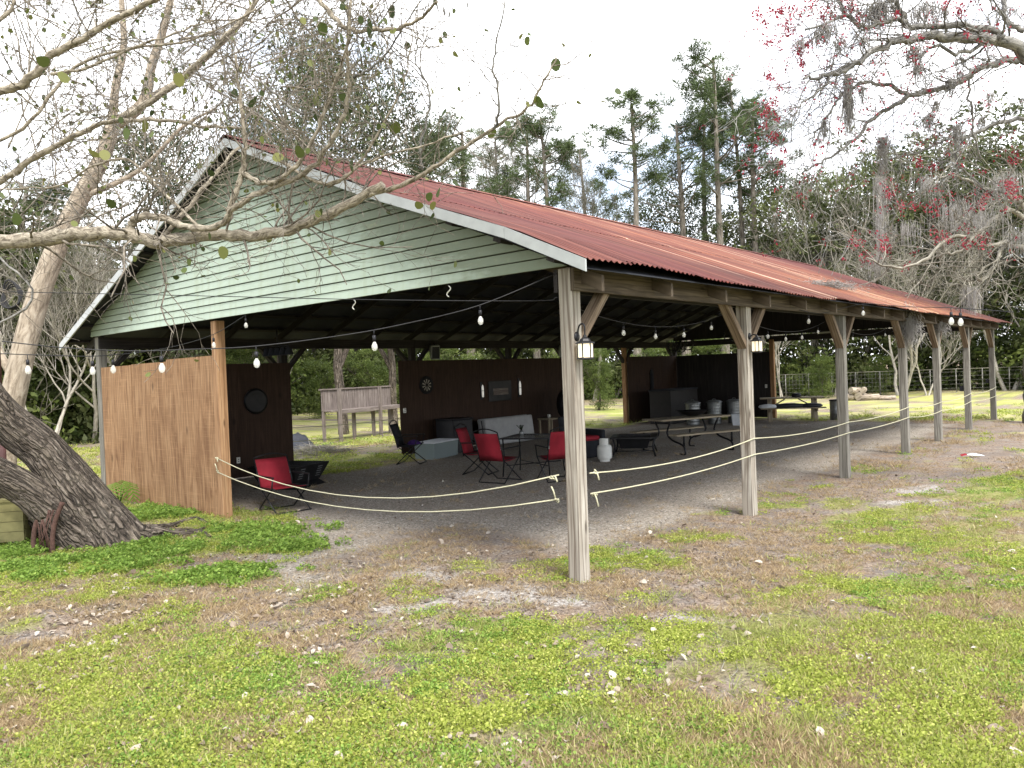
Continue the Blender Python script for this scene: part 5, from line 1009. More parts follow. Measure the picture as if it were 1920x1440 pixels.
# traced branches: (pixels, distance), radius in pixels at both ends
TW = [([(-150, 470, 6.9), (0, 455, 6.7), (90, 447, 6.6), (180, 437, 6.5), (240, 440, 6.4), (300, 454, 6.35), (390, 441, 6.3), (470, 443, 6.25), (540, 432, 6.2), (600, 408, 6.15), (660, 378, 6.1), (720, 345, 6.0)], 17, 9),
 ([(690, 366, 6.05), (740, 352, 6.0), (800, 322, 5.9), (860, 283, 5.8), (925, 240, 5.7), (990, 203, 5.6), (1020, 150, 5.5), (1044, 108, 5.45)], 6, 1.8),
 ([(243, 433, 6.4), (250, 416, 6.4), (268, 407, 6.35), (310, 410, 6.3), (363, 428, 6.2), (413, 423, 6.1), (440, 388, 6.0), (500, 355, 5.95), (573, 323, 5.9), (612, 280, 5.8), (640, 225, 5.75), (655, 170, 5.7), (652, 110, 5.6), (658, 0, 5.5)], 9, 3.5),
 ([(430, 395, 6.05), (442, 360, 6.0), (455, 320, 6.0), (460, 283, 5.95), (455, 230, 5.9), (449, 160, 5.9), (441, 105, 5.85)], 7, 2.5),
 ([(456, 322, 6.0), (484, 342, 5.95), (523, 337, 5.9), (563, 303, 5.85), (597, 240, 5.8), (622, 170, 5.75), (648, 100, 5.7), (655, 20, 5.6)], 6, 3),
 ([(-120, 215, 6.6), (0, 172, 6.5), (40, 158, 6.45), (75, 128, 6.4), (95, 103, 6.4), (145, 78, 6.35), (205, 40, 6.3), (265, 12, 6.2), (340, -30, 6.1)], 9.5, 6),
 ([(-120, 395, 7.4), (0, 340, 7.3), (70, 292, 7.2), (140, 255, 7.1), (205, 228, 7.0), (300, 225, 6.9), (390, 238, 6.8), (460, 240, 6.7)], 8, 2.2),
 ([(590, -10, 5.8), (625, 32, 5.7), (660, 56, 5.65), (705, 57, 5.6), (755, 51, 5.55), (790, 30, 5.5), (820, 5, 5.4)], 5.5, 3), ([(792, 318, 5.9), (787, 275, 5.85), (805, 205, 5.8), (800, 155, 5.75), (780, 112, 5.7), (783, 60, 5.65)], 3.2, 1.3), ([(925, 242, 5.7), (938, 190, 5.6), (925, 130, 5.55), (930, 80, 5.5), (948, -5, 5.4)], 3, 1.5),
 ([(615, 352, 6.1), (670, 310, 6.0), (730, 212, 5.9), (760, 150, 5.85), (772, 57, 5.75)], 3.4, 1.4), ([(480, 145, 6.4), (520, 180, 6.3), (565, 212, 6.2), (600, 203, 6.1), (625, 188, 6.0)], 3, 1.6), ([(660, 146, 5.8), (700, 125, 5.75), (740, 75, 5.7), (790, 0, 5.6)], 3, 1.4), ([(375, 428, 6.2), (300, 355, 6.4), (240, 300, 6.6), (180, 310, 6.8), (100, 350, 7.0), (0, 352, 7.2)], 3.5, 1.6), ([(520, 300, 6.0), (610, 345, 5.9), (700, 300, 5.8), (800, 270, 5.7), (880, 245, 5.65)], 3.5, 1.5),
 ([(300, 452, 6.35), (345, 400, 6.4), (400, 330, 6.5), (450, 275, 6.6)], 6, 3), ([(-60, 640, 8), (60, 560, 8), (0, 480, 8)], 3, 2), ([(225, 222, 7.6), (290, 185, 7.6), (350, 138, 7.6), (400, 92, 7.5), (460, 30, 7.5), (490, -20, 7.5)], 7, 4), ([(-40, 285, 6.9), (60, 225, 6.9), (140, 125, 6.9), (250, 90, 6.8), (360, 75, 6.8), (480, 20, 6.7)], 4, 2), ([(-40, 70, 6.5), (20, 20, 6.5), (25, -20, 6.5)], 5, 3), ([(95, 140, 6.4), (180, 122, 6.4), (260, 85, 6.4), (330, 60, 6.4), (400, 38, 6.4)], 3.5, 1.6)]
rs = np.random.default_rng(101); leaves = []; fine = MB(); allp = []; ntw = 0
for (pts, r0, r1) in TW:
    path = smooth_path([lp(*p) for p in pts], 5); dist = np.array([(q+lt0-CAM)@FW for q in path]); tt = np.linspace(0, 1, len(path)); rad = (r0+(r1-r0)*tt)/F_PX*dist*.88
    path = path+rs.normal(0, .006, path.shape); rad = rad*(1+.10*np.sin(np.arange(len(rad))*1.9)); m = MB(); m.tube(path, rad, 10 if r0 > 6 else 7); m.build('branch', MAT['bark_branch'] if r0 > 3.3 else MAT['bark_grey'], TL); allp.append((path, rad))
    k = int(len(path)*(.62 if r0 > 3 else .45))
    for _ in range(k):
        i = rs.integers(2, len(path)-1); d = unit(path[i]-path[i-1]); sd = unit(np.cross(d, rs.normal(size=3))); tips = []
        L_ = rs.uniform(.35, .95)*(1.0 if path[i][0]+lt0[0] < 0 else .6); grow(fine, path[i], d*.5+sd*.9+[0, 0, .15], L_, max(.0045, rad[i]*.22), 2, 4 if rs.random() < .6 else 3, rs, tips, .05, .24, (2, 3), .62, .95, .0019, 5)
        leaves += [(t[0], t[1]) for t in tips if rs.random() < .05]
# the finer, more distant part of the crown at upper left
for _ in range(125):
    px_ = rs.uniform(-60, 560) ; py_ = rs.uniform(-40, 420)*(1 if px_ < 420 else .62); dd = rs.uniform(7.2, 11.5); tips = []; a = P(px_, py_, dd)-lt0; d = unit(RT*rs.normal(.35, .8)+UP*rs.normal(.25, .7)+FW*rs.normal(0, .35))
    grow(fine, a, d, rs.uniform(.7, 1.7), rs.uniform(.006, .013), 2, 4, rs, tips, .03, .2, (3, 4), .62, .9, .0032, 6); leaves += [(t[0], t[1]) for t in tips if rs.random() < .2]
tag(fine.build('twigs', MAT['bark_fine'], TL), kind='stuff')
def disc_leaves(L_, size, r, n=7):
    V, Fq, T = [], [], []; b = 0
    for (p, d) in L_:
        s_ = size*r.uniform(.55, 1.15); nrm = unit(r.normal(size=3)+[0, 0, .3]); a = unit(np.cross(nrm, [.3, .9, .1])); c = np.cross(nrm, a); ctr = p+unit(np.array(d)*.4+[0, 0, -1.0])*s_*.75; ti = r.random()
        for k in range(n+1):
            t = 2*math.pi*k/(n+1); rr = s_*.5*(1+.28*max(0, math.cos(t))**4); V.append(ctr+a*math.cos(t)*rr*1.08+c*math.sin(t)*rr+nrm*.12*s_*math.sin(t)**2)
            T.append(ti)
        Fq.append(np.arange(b, b+n+1)); b += n+1
    return np.array(V), np.array(Fq), np.array(T)
V, Fq, T = disc_leaves(leaves, .05, rs); tag(mobj('foliage', fastmesh('foliage', V, Fq, T), MAT['leaf_round'], TL), kind='stuff')
# the larger round leaves near the camera
big = [(80, 105), (118, 138), (335, 140), (440, 172), (520, 210), (222, 240), (235, 243), (285, 250), (270, 230), (196, 285), (175, 277), (207, 375), (345, 170), (605, 45), (640, 65), (690, 40), (712, 38), (735, 45), (520, 285), (455, 290), (660, 300), (700, 190), (740, 232), (805, 365), (812, 382), (785, 380), (820, 355), (417, 465), (395, 322), (560, 275), (655, 205), (720, 10), (735, 15), (830, 205), (845, 195), (925, 245), (1042, 113), (1010, 182), (640, 175), (600, 170), (30, 405), (690, 200), (420, 205), (475, 180), (590, 180)]
for (x, y) in big:
    V, Fq, T = disc_leaves([(lp(x, y-8, 5.8+rs.uniform(-.4, .5)), (0, 0, -1))], .088, rs, 9); me = fastmesh('leaf', V, Fq, T); mobj('leaf', me, MAT['leaf_round'], TL)
# pods hanging
m = MB()
for (x, y) in ((650, 15), (656, 25), (645, 40), (820, 8), (832, 12), (842, 18), (876, 2), (512, 60), (520, 70), (560, 85), (600, 70), (765, 215), (670, 90), (680, 65)):
    q = lp(x, y, 5.7); m.tube([q, q+[.004, 0, -.03], q+[.006, .004, -.07]], [.003, .007, .002], 5)
tag(m.build('seed_pods', MAT['bark_grey'], TL), kind='stuff')
# ---- pale smooth leaning tree behind
pt0 = on_ray(-12, 15.5); o = empty('pale_tree', tuple(pt0), label='tree with smooth pale leaning trunk behind the pole', cat='tree')
def pp(x, y, d=15.5): return P(x, y, d)-pt0
for nm, pts, r in (('trunk', [(0, 930), (8, 840), (30, 720), (62, 590), (100, 480), (150, 372), (190, 300), (212, 235)], (26, 22, 21, 20, 18, 16, 14, 12)), ('limb', [(210, 240), (217, 160), (232, 90), (228, 0), (225, -60)], (9, 7, 6, 5, 4)), ('limb', [(212, 238), (268, 192), (285, 120), (305, 60), (330, -40)], (11, 10, 8, 7, 5)), ('limb', [(268, 192), (340, 150), (400, 95), (450, 45), (500, -30)], (8, 6, 5, 5, 4)), ('limb', [(30, 720), (-20, 620), (-60, 500)], (8, 6, 4)), ('limb', [(150, 372), (260, 320), (340, 240), (400, 205)], (6, 4, 3, 2))):
    path = smooth_path([pp(*q) for q in pts], 5); m = MB(); m.tube(path, np.interp(np.linspace(0, 1, len(path)), np.linspace(0, 1, len(r)), r)*15.5/F_PX, 12); m.build(nm, MAT['bark_pale'], o)
fine = MB(); lv = []
for _ in range(70):
    x, y = rs.uniform(60, 520), rs.uniform(-40, 300); tips = []; grow(fine, pp(x, y, rs.uniform(13.5, 17)), RT*rs.normal(.2, .8)+UP*rs.normal(.4, .6), rs.uniform(1.0, 2.4), .013, 2, 4, rs, tips, .04, .2, (3, 4), .6, .9, .006, 5); lv += [(t[0], t[1]) for t in tips if rs.random() < .22]
tag(fine.build('twigs', MAT['bark_grey'], o), kind='stuff'); V, Fq, T = disc_leaves(lv, .10, rs, 5); tag(mobj('foliage', fastmesh('foliage', V, Fq, T), MAT['leaf_round'], o), kind='stuff')
# ---------------------------------------------------------------- maple at right with red keys and hanging moss
mt0 = np.array([*(P(2260, 700, 9.6)[:2]), 0]); o = empty('red_maple', tuple(mt0), label='maple with red seed clusters and hanging grey moss at upper right', cat='tree'); MP = o
def mp_(x, y, d=9.2): return P(x, y, d)-mt0
m = MB(); bark_tube(m, [(0, 0, -.2), (0, 0, .5), (.05, .02, 1.8), mp_(2200, 300, 9.5), mp_(2080, 190, 9.4), mp_(1935, 115, 9.3)], [.36, .30, .27, .22, .15, .085], 4, 14, .04, 3); m.build('trunk', MAT['bark_grey'], MP)
MW = [([(1935, 115, 9.3), (1895, 80, 9.2), (1841, 74, 9.1), (1774, 69, 9.0), (1737, 67, 8.9), (1684, 76, 8.8), (1641, 96, 8.8), (1605, 118, 8.7), (1571, 138, 8.7), (1537, 143, 8.6), (1505, 148, 8.6)], 12, 2.2), ([(1880, 76, 9.1), (1860, 55, 9.1), (1796, 47, 9), (1717, 50, 8.9), (1689, 37, 8.8), (1650, 44, 8.8), (1613, 48, 8.7), (1591, 31, 8.7), (1549, 45, 8.6), (1508, 58, 8.5)], 7, 1.8),
 ([(2080, 190, 9.4), (2000, 130, 9.6), (1925, 117, 9.7), (1892, 112, 9.7), (1836, 127, 9.6), (1810, 149, 9.6), (1768, 166, 9.5), (1709, 179, 9.5), (1670, 202, 9.4), (1633, 225, 9.4), (1613, 250, 9.3), (1582, 278, 9.2), (1537, 304, 9.1), (1501, 328, 9.0)], 8, 1.6), ([(1703, 178, 9.5), (1667, 160, 9.4), (1622, 156, 9.4), (1582, 174, 9.3), (1560, 202, 9.2), (1537, 239, 9.2), (1515, 264, 9.1)], 4, 1.3), ([(2120, 230, 10), (2000, 205, 10.2), (1920, 219, 10.3), (1858, 236, 10.2), (1807, 256, 10.1), (1768, 264, 10), (1731, 281, 10), (1661, 301, 9.9)], 5.5, 1.6), ([(1605, 118, 8.7), (1560, 135, 8.7), (1545, 160, 8.6), (1510, 190, 8.6), (1480, 205, 8.5)], 3, 1.2), ([(1700, 50, 8.9), (1690, 20, 8.8), (1650, -20, 8.7)], 6, 4), ([(1613, 48, 8.7), (1580, 20, 8.7), (1570, -20, 8.7)], 4, 3), ([(1920, 60, 9.4), (1890, 40, 9.4), (1880, -10, 9.4)], 5, 4), ([(1850, 75, 9.1), (1800, 100, 9.1), (1750, 85, 9.0), (1720, 110, 9.0), (1690, 130, 8.9)], 4, 1.4), ([(1810, 256, 10.1), (1790, 300, 10.1), (1830, 340, 10.2), (1860, 370, 10.2)], 2.4, 1.4), ([(1816, 150, 9.6), (1822, 200, 9.6), (1826, 250, 9.7), (1840, 300, 9.8)], 2.2, 1.4)]
fine = MB(); mtips = []; mpath = []
for (pts, r0, r1) in MW:
    path = smooth_path([mp_(*q) for q in pts], 5); dist = np.array([(q+mt0-CAM)@FW for q in path]); rad = (r0+(r1-r0)*np.linspace(0, 1, len(path)))/F_PX*dist; path = path+rs.normal(0, .012, path.shape); m = MB(); m.tube(path, rad, 9); m.build('branch', MAT['bark_grey'], MP); mpath.append(path)
    for _ in range(int(len(path)*.75)):
        i = rs.integers(3, len(path)-1); d = unit(path[i]-path[i-1]); sd = unit(np.cross(d, rs.normal(size=3))); tips = []; grow(fine, path[i], d*.7+sd*.8, rs.uniform(.35, 1.1), max(.006, rad[i]*.25), 2, 4, rs, tips, -.01, .26, (2, 3), .62, .9, .0034, 5); mtips += tips
tag(fine.build('twigs', MAT['bark_grey'], MP), kind='stuff')
red = []
for (x, y, n, s_) in ((1420, 25, 26, 12), (1432, 40, 20, 8), (1490, 18, 34, 14), (1478, 45, 34, 12), (1480, 60, 26, 10), (1455, 75, 26, 10), (1437, 78, 20, 8), (1500, 92, 60, 13), (1515, 82, 24, 8), (1502, 118, 30, 7), (1442, 140, 30, 7), (1436, 205, 46, 11), (1450, 190, 24, 8), (1435, 235, 20, 5), (1452, 255, 34, 9), (1417, 276, 14, 4), (1470, 282, 12, 5), (1466, 305, 9, 4), (1525, 10, 34, 14), (1555, 20, 26, 12), (1600, 15, 18, 10), (1610, 30, 16, 8), (1775, 8, 30, 9), (1800, 18, 20, 8), (1815, 60, 12, 5), (1722, 302, 26, 8), (1747, 312, 24, 7), (1760, 385, 10, 10), (1580, 78, 12, 5), (1680, 25, 10, 6), (1905, 290, 20, 8), (1895, 300, 12, 6), (1700, 65, 12, 6), (1540, 30, 16, 9), (1465, 15, 24, 9), (1450, 20, 18, 8), (1462, 160, 8, 5), (1725, 70, 8, 6)):
    for _ in range(2*n): red.append(mp_(x+rs.normal(0, s_*.6), y+rs.normal(0, s_*.7), 8.7+rs.normal(0, .12)+(1.2 if y > 270 and x > 1600 else 0)))
for t in mtips:
    if rs.random() < .12: red += [t[0]+rs.normal(0, .025, 3) for _ in range(6)]
red = np.array(red); d = rs.normal(size=red.shape); d[:, 2] -= .8; V, Fq = kites(red, d, .036*rs.uniform(.6, 1.3, len(red)), .55, rs); tag(mobj('seed_clusters', fastmesh('seed_clusters', V, Fq, np.repeat(rs.random(len(red)), 4)), MAT['samara'], MP), 'red seed clusters', kind='stuff')
def moss(mb, top, L_, w, n, r):
    for _ in range(n):
        q = np.array(top)+r.normal(0, 1, 3)*[w, w, w*.3]; l_ = L_*r.uniform(.35, 1.0); pts = [q]; k = 5
        for i in range(k): q = q+[r.normal(0, .016), r.normal(0, .016), -l_/k]; pts.append(q.copy())
        mb.tube(pts, [.0025, .004, .004, .0035, .0025, .0012], 3, caps=False)
mm = MB()
for (x, y, l_, w, n, d) in ((1650, 5, .34, .09, 130, 8.9), (1640, 15, .30, .06, 70, 8.9), (1548, 45, .28, .06, 80, 8.6), (1535, 60, .2, .04, 40, 8.6), (1500, 75, .2, .04, 30, 8.6), (1588, 140, .9, .018, 70, 9.2), (1590, 175, .55, .02, 40, 9.2), (1712, 90, .30, .05, 60, 9.0), (1722, 120, .28, .03, 40, 9.0), (1715, 15, .35, .08, 60, 9), (1740, 5, .3, .05, 40, 9), (1770, 12, .3, .05, 40, 9), (1800, 110, .22, .03, 24, 9.3), (1740, 215, .3, .04, 50, 9.8), (1755, 190, .25, .02, 30, 9.8), (1795, 235, .35, .03, 50, 10), (1655, 258, .38, .025, 80, 9.9), (1656, 300, .25, .02, 40, 9.9), (1545, 225, .35, .025, 40, 9.2), (1528, 262, .15, .03, 24, 9.1), (1840, 220, .25, .02, 24, 10.2), (1855, 175, .25, .02, 24, 9.8), (1615, 165, .3, .015, 20, 9.4), (1885, 15, .3, .06, 50, 9.4), (1620, 70, .25, .05, 40, 8.8), (1570, 75, .3, .04, 40, 8.7), (1780, 150, .3, .02, 30, 9.5)):
    moss(mm, mp_(x, y, d), l_, w, n, rs)
tag(mm.build('hanging_moss', MAT['moss'], MP), 'grey hanging moss', kind='stuff')
# farther red-flowered maple at right
f0 = on_ray(1935, 21); o = empty('pale_maple', tuple(f0), label='pale-limbed maple with pinkish red flowers and moss at the right edge', cat='tree')
def fp(x, y, d=21): return P(x, y, d)-f0
tipsf = []
fine = MB()
for nm, pts, r in (('trunk', [(1935, 800, 21), (1938, 700, 21), (1945, 560, 21), (1950, 430, 21)], (16, 15, 14, 12)), ('limb', [(1945, 480, 21), (1890, 455, 20.8), (1840, 462, 20.5), (1790, 440, 20), (1730, 490, 19.6), (1680, 500, 19.4), (1625, 488, 19.2)], (5, 4.5, 4, 3.2, 2.6, 2, 1.3)), ('limb', [(1948, 440, 21), (1900, 395, 20.8), (1850, 425, 20.5), (1800, 470, 20), (1760, 480, 20)], (5, 4.2, 3.4, 2.6, 1.4)), ('limb', [(1950, 430, 21), (1900, 370, 21), (1840, 350, 21), (1780, 330, 20.6), (1740, 350, 20.4)], (4.5, 4, 3, 2.2, 1.3)), ('limb', [(1890, 455, 20.8), (1850, 520, 20.6), (1830, 515, 20.5), (1880, 480, 20.5)], (3.4, 3, 2.4, 1.5))):
    path = smooth_path([fp(*q) for q in pts], 5); rr = np.interp(np.linspace(0, 1, len(path)), np.linspace(0, 1, len(r)), r)*20.5/F_PX; m = MB(); path = path+rs.normal(0, .03, path.shape); m.tube(path, rr, 9); m.build(nm, MAT['bark_twig'], o)
    if nm == 'limb':
        for _ in range(16):
            i = rs.integers(2, len(path)-1); tips = []; grow(fine, path[i], unit(path[i]-path[i-1])*.6+unit(rs.normal(size=3))*.9, rs.uniform(.8, 2.0), .018, 2, 4, rs, tips, .02, .24, (2, 4), .6, .9, .008, 5); tipsf += tips
tag(fine.build('twigs', MAT['bark_twig'], o), kind='stuff'); red = []
for (x, y, n, s_) in ((1670, 365, 40, 9), (1665, 345, 20, 8), (1690, 385, 24, 6), (1712, 385, 20, 7), (1655, 455, 30, 10), (1605, 455, 26, 9), (1660, 470, 30, 9), (1750, 385, 20, 10), (1775, 450, 16, 8), (1810, 458, 30, 7), (1843, 450, 40, 10), (1895, 350, 40, 10), (1900, 365, 40, 10), (1838, 385, 16, 7), (1760, 445, 30, 9), (1625, 480, 26, 9), (1700, 500, 14, 6), (1850, 370, 14, 6), (1890, 345, 20, 8), (1840, 380, 12, 5)):
    for _ in range(2*n): red.append(fp(x+rs.normal(0, s_*.8), y+rs.normal(0, s_*.8), 20+rs.normal(0, .3)))
red = np.array(red); V, Fq = kites(red, rs.normal(size=red.shape), .075*rs.uniform(.6, 1.3, len(red)), .55, rs); tag(mobj('seed_clusters', fastmesh('seed_clusters', V, Fq, np.repeat(rs.random(len(red)), 4)), MAT['samara'], o), kind='stuff')
mm = MB()
for (x, y, l_, w, n, d) in ((1650, 330, 2.0, .07, 60, 20), (1648, 400, 1.6, .08, 50, 20), (1640, 480, .8, .10, 40, 20), (1790, 380, .9, .25, 120, 20.5), (1840, 400, .8, .25, 120, 20.5), (1880, 330, .9, .25, 140, 20.8), (1700, 420, .7, .2, 70, 20), (1820, 540, 1.0, .12, 90, 20.4), (1740, 330, .8, .15, 70, 20.3), (1905, 430, .9, .2, 80, 20.6)): moss(mm, fp(x, y, d), l_, w, n, rs)
tag(mm.build('hanging_moss', MAT['moss'], o), kind='stuff')
# moss clumps caught on posts and roof, big leaf plant
def mosslump(c, w, L_, n, label, flat=False):
    m = MB(); r = np.random.default_rng(n)
    for _ in range(n):
        q = r.normal(0, 1, 3)*np.array(w); pts = [q]
        for i in range(5): q = q+np.array([r.normal(0, .03), r.normal(0, .03), (-L_/5*r.uniform(.2, 1.2)) if not flat else r.normal(0, .012)])+(np.array([.0, 0, 0])); pts.append(q.copy())
        m.tube(pts, [.002, .004, .004, .004, .003, .001], 3, caps=False)
    tag(m.build('moss_clump', MAT['moss'], None, tuple(c)), label, 'moss clump', 'moss clumps on the pavilion', 'stuff')
mosslump((.13, PY[3], 2.62), (.07, .12, .14), .42, 330, 'grey moss clump hanging on the fourth right post')
mosslump((.15, PY[4]-.1, 2.70), (.05, .10, .06), .35, 130, 'small grey moss wisp at the top of the fifth right post')
mosslump((-.55, 8.6, roofz(-.55, 8.6)+.05), (.16, .55, .015), .05, 420, 'grey moss tuft lying on the red roof near the eave', True)
fp0 = G(205, 950); o = empty('split_leaf_plant', (fp0[0]-.1, fp0[1]+.2, 0), .0, label='broad split-leaf plant growing at the foot of the leaning tree', cat='plant')
for k, (a, el, L_) in enumerate(((-.75, .55, .42), (.4, .9, .30), (2.4, .8, .28))):
    m = MB(); d = np.array([math.cos(a), math.sin(a), 0]); s_ = np.array([-d[1], d[0], 0]); st = d*.12+[0, 0, .28]; m.tube([(0, 0, 0), st*.6, st], .009, 5); m.build('stalk', MAT['clover_deep'], o)
    V, Fq = [], []; nl = 9
    for side in (-1, 1):
        for i in range(nl):
            t0, t1 = i/nl, (i+.72)/nl; w0 = .26*math.sin(math.pi*(t0*.8+.18)); ax = lambda t: st+d*L_*t*math.cos(el*t)+np.array([0, 0, .10-.38*t*t*el]); tip = ax(min(1, t1+.12))+s_*side*w0+[0, 0, -.05]; tip2 = ax(min(1, t0+.16))+s_*side*w0*.95+[0, 0, -.05]; b = len(V); V += [ax(t0), ax(t1), tip, tip2]; Fq.append((b, b+1, b+2, b+3))
    mobj('leaf', fastmesh('leaf', V, Fq, np.full(len(V), .35)), MAT['clover_deep'], o)
# ---------------------------------------------------------------- ground cover
def gn_scatter(name, pts, rot, scl, src_me, mat, label, cat):
    src_me.materials.append(mat); so = bpy.data.objects.new(name+'_piece', src_me)
    me = bpy.data.meshes.new(name); me.vertices.add(len(pts)); me.vertices.foreach_set('co', np.asarray(pts, np.float32).ravel())
    a = me.attributes.new('rot', 'FLOAT_VECTOR', 'POINT'); a.data.foreach_set('vector', np.asarray(rot, np.float32).ravel()); b = me.attributes.new('scl', 'FLOAT', 'POINT'); b.data.foreach_set('value', np.asarray(scl, np.float32))
    o = bpy.data.objects.new(name, me); COL.objects.link(o); tag(o, label, cat, kind='stuff')
    ng = bpy.data.node_groups.new(name, 'GeometryNodeTree'); ng.interface.new_socket('Geometry', in_out='INPUT', socket_type='NodeSocketGeometry'); ng.interface.new_socket('Geometry', in_out='OUTPUT', socket_type='NodeSocketGeometry')
    gi, go = ng.nodes.new('NodeGroupInput'), ng.nodes.new('NodeGroupOutput'); ip = ng.nodes.new('GeometryNodeInstanceOnPoints'); oi = ng.nodes.new('GeometryNodeObjectInfo'); oi.inputs['Object'].default_value = so; oi.inputs['As Instance'].default_value = True
    ra = ng.nodes.new('GeometryNodeInputNamedAttribute'); ra.data_type = 'FLOAT_VECTOR'; ra.inputs['Name'].default_value = 'rot'; sa = ng.nodes.new('GeometryNodeInputNamedAttribute'); sa.data_type = 'FLOAT'; sa.inputs['Name'].default_value = 'scl'
    er = ng.nodes.new('FunctionNodeEulerToRotation'); l_ = ng.links.new; l_(gi.outputs[0], ip.inputs['Points']); l_(oi.outputs['Geometry'], ip.inputs['Instance']); l_(ra.outputs['Attribute'], er.inputs[0]); l_(er.outputs[0], ip.inputs['Rotation']); l_(sa.outputs['Attribute'], ip.inputs['Scale']); l_(ip.outputs[0], go.inputs[0])
    md = o.modifiers.new('scatter', 'NODES'); md.node_group = ng; return o
r5 = np.random.default_rng(55)
def view_pts(n, dmin, dmax, power=1.0, x0=-560, x1=2520):
    """random ground points inside the photo's view, denser near the camera"""
    n = int(n*1.42); px = r5.uniform(x0, x1, n*2); t = r5.random(n*2); d = 1/(1/dmin+(1/dmax-1/dmin)*t) if power == 1 else dmin+(dmax-dmin)*t**power
    rr = FW[None, :]+RT[None, :]*((px-960)/F_PX)[:, None]; q = CAM[None, :2]+rr[:, :2]*d[:, None]; return q[:n], d[:n]
def clump(kind, seed):
    r = np.random.default_rng(seed)
    if kind == 'weed':        # small rounded leaves in a low mat
        n = 60; a = r.uniform(0, 6.28, n); rad = np.sqrt(r.random(n))*.075; p = np.stack([rad*np.cos(a), rad*np.sin(a), r.uniform(.004, .032, n)], 1); d = np.stack([np.cos(a+r.normal(0, 1, n)), np.sin(a+r.normal(0, 1, n)), r.uniform(-.1, .9, n)], 1); V, Fq = kites(p, d, r.uniform(.010, .021, n), .75, r)
    elif kind == 'lush':
        n = 70; a = r.uniform(0, 6.28, n); rad = np.sqrt(r.random(n))*.085; p = np.stack([rad*np.cos(a), rad*np.sin(a), r.uniform(.01, .10, n)*(1-rad/.12)], 1); d = np.stack([np.cos(a+r.normal(0, 1, n)), np.sin(a+r.normal(0, 1, n)), r.uniform(-.1, .7, n)], 1); V, Fq = kites(p, d, r.uniform(.018, .034, n), .8, r)
    else:                      # grass blades
        n = 24; a = r.uniform(0, 6.28, n); rad = np.sqrt(r.random(n))*.06; p = np.stack([rad*np.cos(a), rad*np.sin(a), np.zeros(n)], 1); d = np.stack([np.cos(a)*r.uniform(.2, 1.3, n), np.sin(a)*r.uniform(.2, 1.3, n), r.uniform(.15, .9, n)], 1); V, Fq = kites(p, d, r.uniform(.035, .09, n), .07, r)
    t = np.repeat(np.clip(r.normal(.5, .25, n), 0, 1), 4); return fastmesh(kind, V, Fq, t)
def scatter(name, kind, n, dmin, dmax, wfun, mat, label, cat, s0, s1, seeds=(1, 2)):
    q, d = view_pts(n, dmin, dmax); g, gr, sa, lu, di = masks(q[:, 0], q[:, 1]); w = wfun(g, gr, sa, lu, di, q); k = r5.random(len(q)) < w; q, d = q[k], d[k]
    z = gheight(q[:, 0], q[:, 1]); pts = np.stack([q[:, 0], q[:, 1], z-.003], 1); far = np.clip(d/9, 1, 2.6)
    for i, sd in enumerate(seeds):
        j = slice(i, None, len(seeds)); n_ = len(pts[j]); rot = np.stack([r5.normal(0, .12, n_), r5.normal(0, .12, n_), r5.uniform(0, 6.28, n_)], 1)
        gn_scatter(name, pts[j], rot, r5.uniform(s0, s1, n_)*far[j], clump(kind, sd), MAT[mat], label if i == 0 else label.replace('low', 'small'), cat)
pat = lambda q, s, o: fbm(q[:, 0]*s+o, q[:, 1]*s, 4)
scatter('ground_weeds', 'weed', 40000, 3.0, 26, lambda g, gr, sa, lu, di, q: g*sst(pat(q, 1.1, 20), .30, .55)*1.0, 'clover', 'low bright yellow-green weeds covering the lawn', 'weeds', .7, 1.25, (1, 2))
scatter('ground_clover', 'weed', 16000, 3.0, 24, lambda g, gr, sa, lu, di, q: g*sst(pat(q, .8, 70), .45, .6), 'clover_deep', 'low deeper green clover patches in the lawn', 'clover', .7, 1.3, (5,))
scatter('lush_weeds', 'lush', 26000, 5.5, 16, lambda g, gr, sa, lu, di, q: lu*sst(pat(q, 3.0, 12), .30, .62)*.9, 'clover_deep', 'low lush green ground cover around the tree foot', 'ground cover', .8, 1.3, (3, 4))
scatter('grass_blades', 'blade', 40000, 3.0, 30, lambda g, gr, sa, lu, di, q: np.clip(g*.75+.05, 0, 1)*(1-gr)*sst(pat(q, 1.0, 5), .28, .6), 'grassblade', 'low thin grass blades across the lawn', 'grass', .6, 1.1, (6, 7))
scatter('dry_straw', 'blade', 44000, 3.0, 24, lambda g, gr, sa, lu, di, q: (1-gr*.93)*(1-sa*.8)*(1-lu*.8)*(.4+.6*(1-g))*sst(pat(q, .9, 33), .3, .6), 'straw', 'low dry straw and thatch on the bare soil', 'straw', .5, 1.0, (8, 9))
def leafmesh(seed, tv):
    r = np.random.default_rng(seed); V, Fq = [], []; n = 5
    for i in range(n):
        t = i/(n-1); w = .5*math.sin(math.pi*min(.97, t*.9+.08))**.8; c = .10*math.sin(t*3)+r.normal(0, .03)
        V += [(t-.5, -w*.62, c+.22*w+r.normal(0, .03)), (t-.5, 0, c), (t-.5, w*.62, c+.16*w+r.normal(0, .03))]
    for i in range(n-1): b = 3*i; Fq += [(b, b+3, b+4, b+1), (b+1, b+4, b+5, b+2)]
    me = fastmesh('leaf', V, Fq, np.full(len(V), tv)); return me
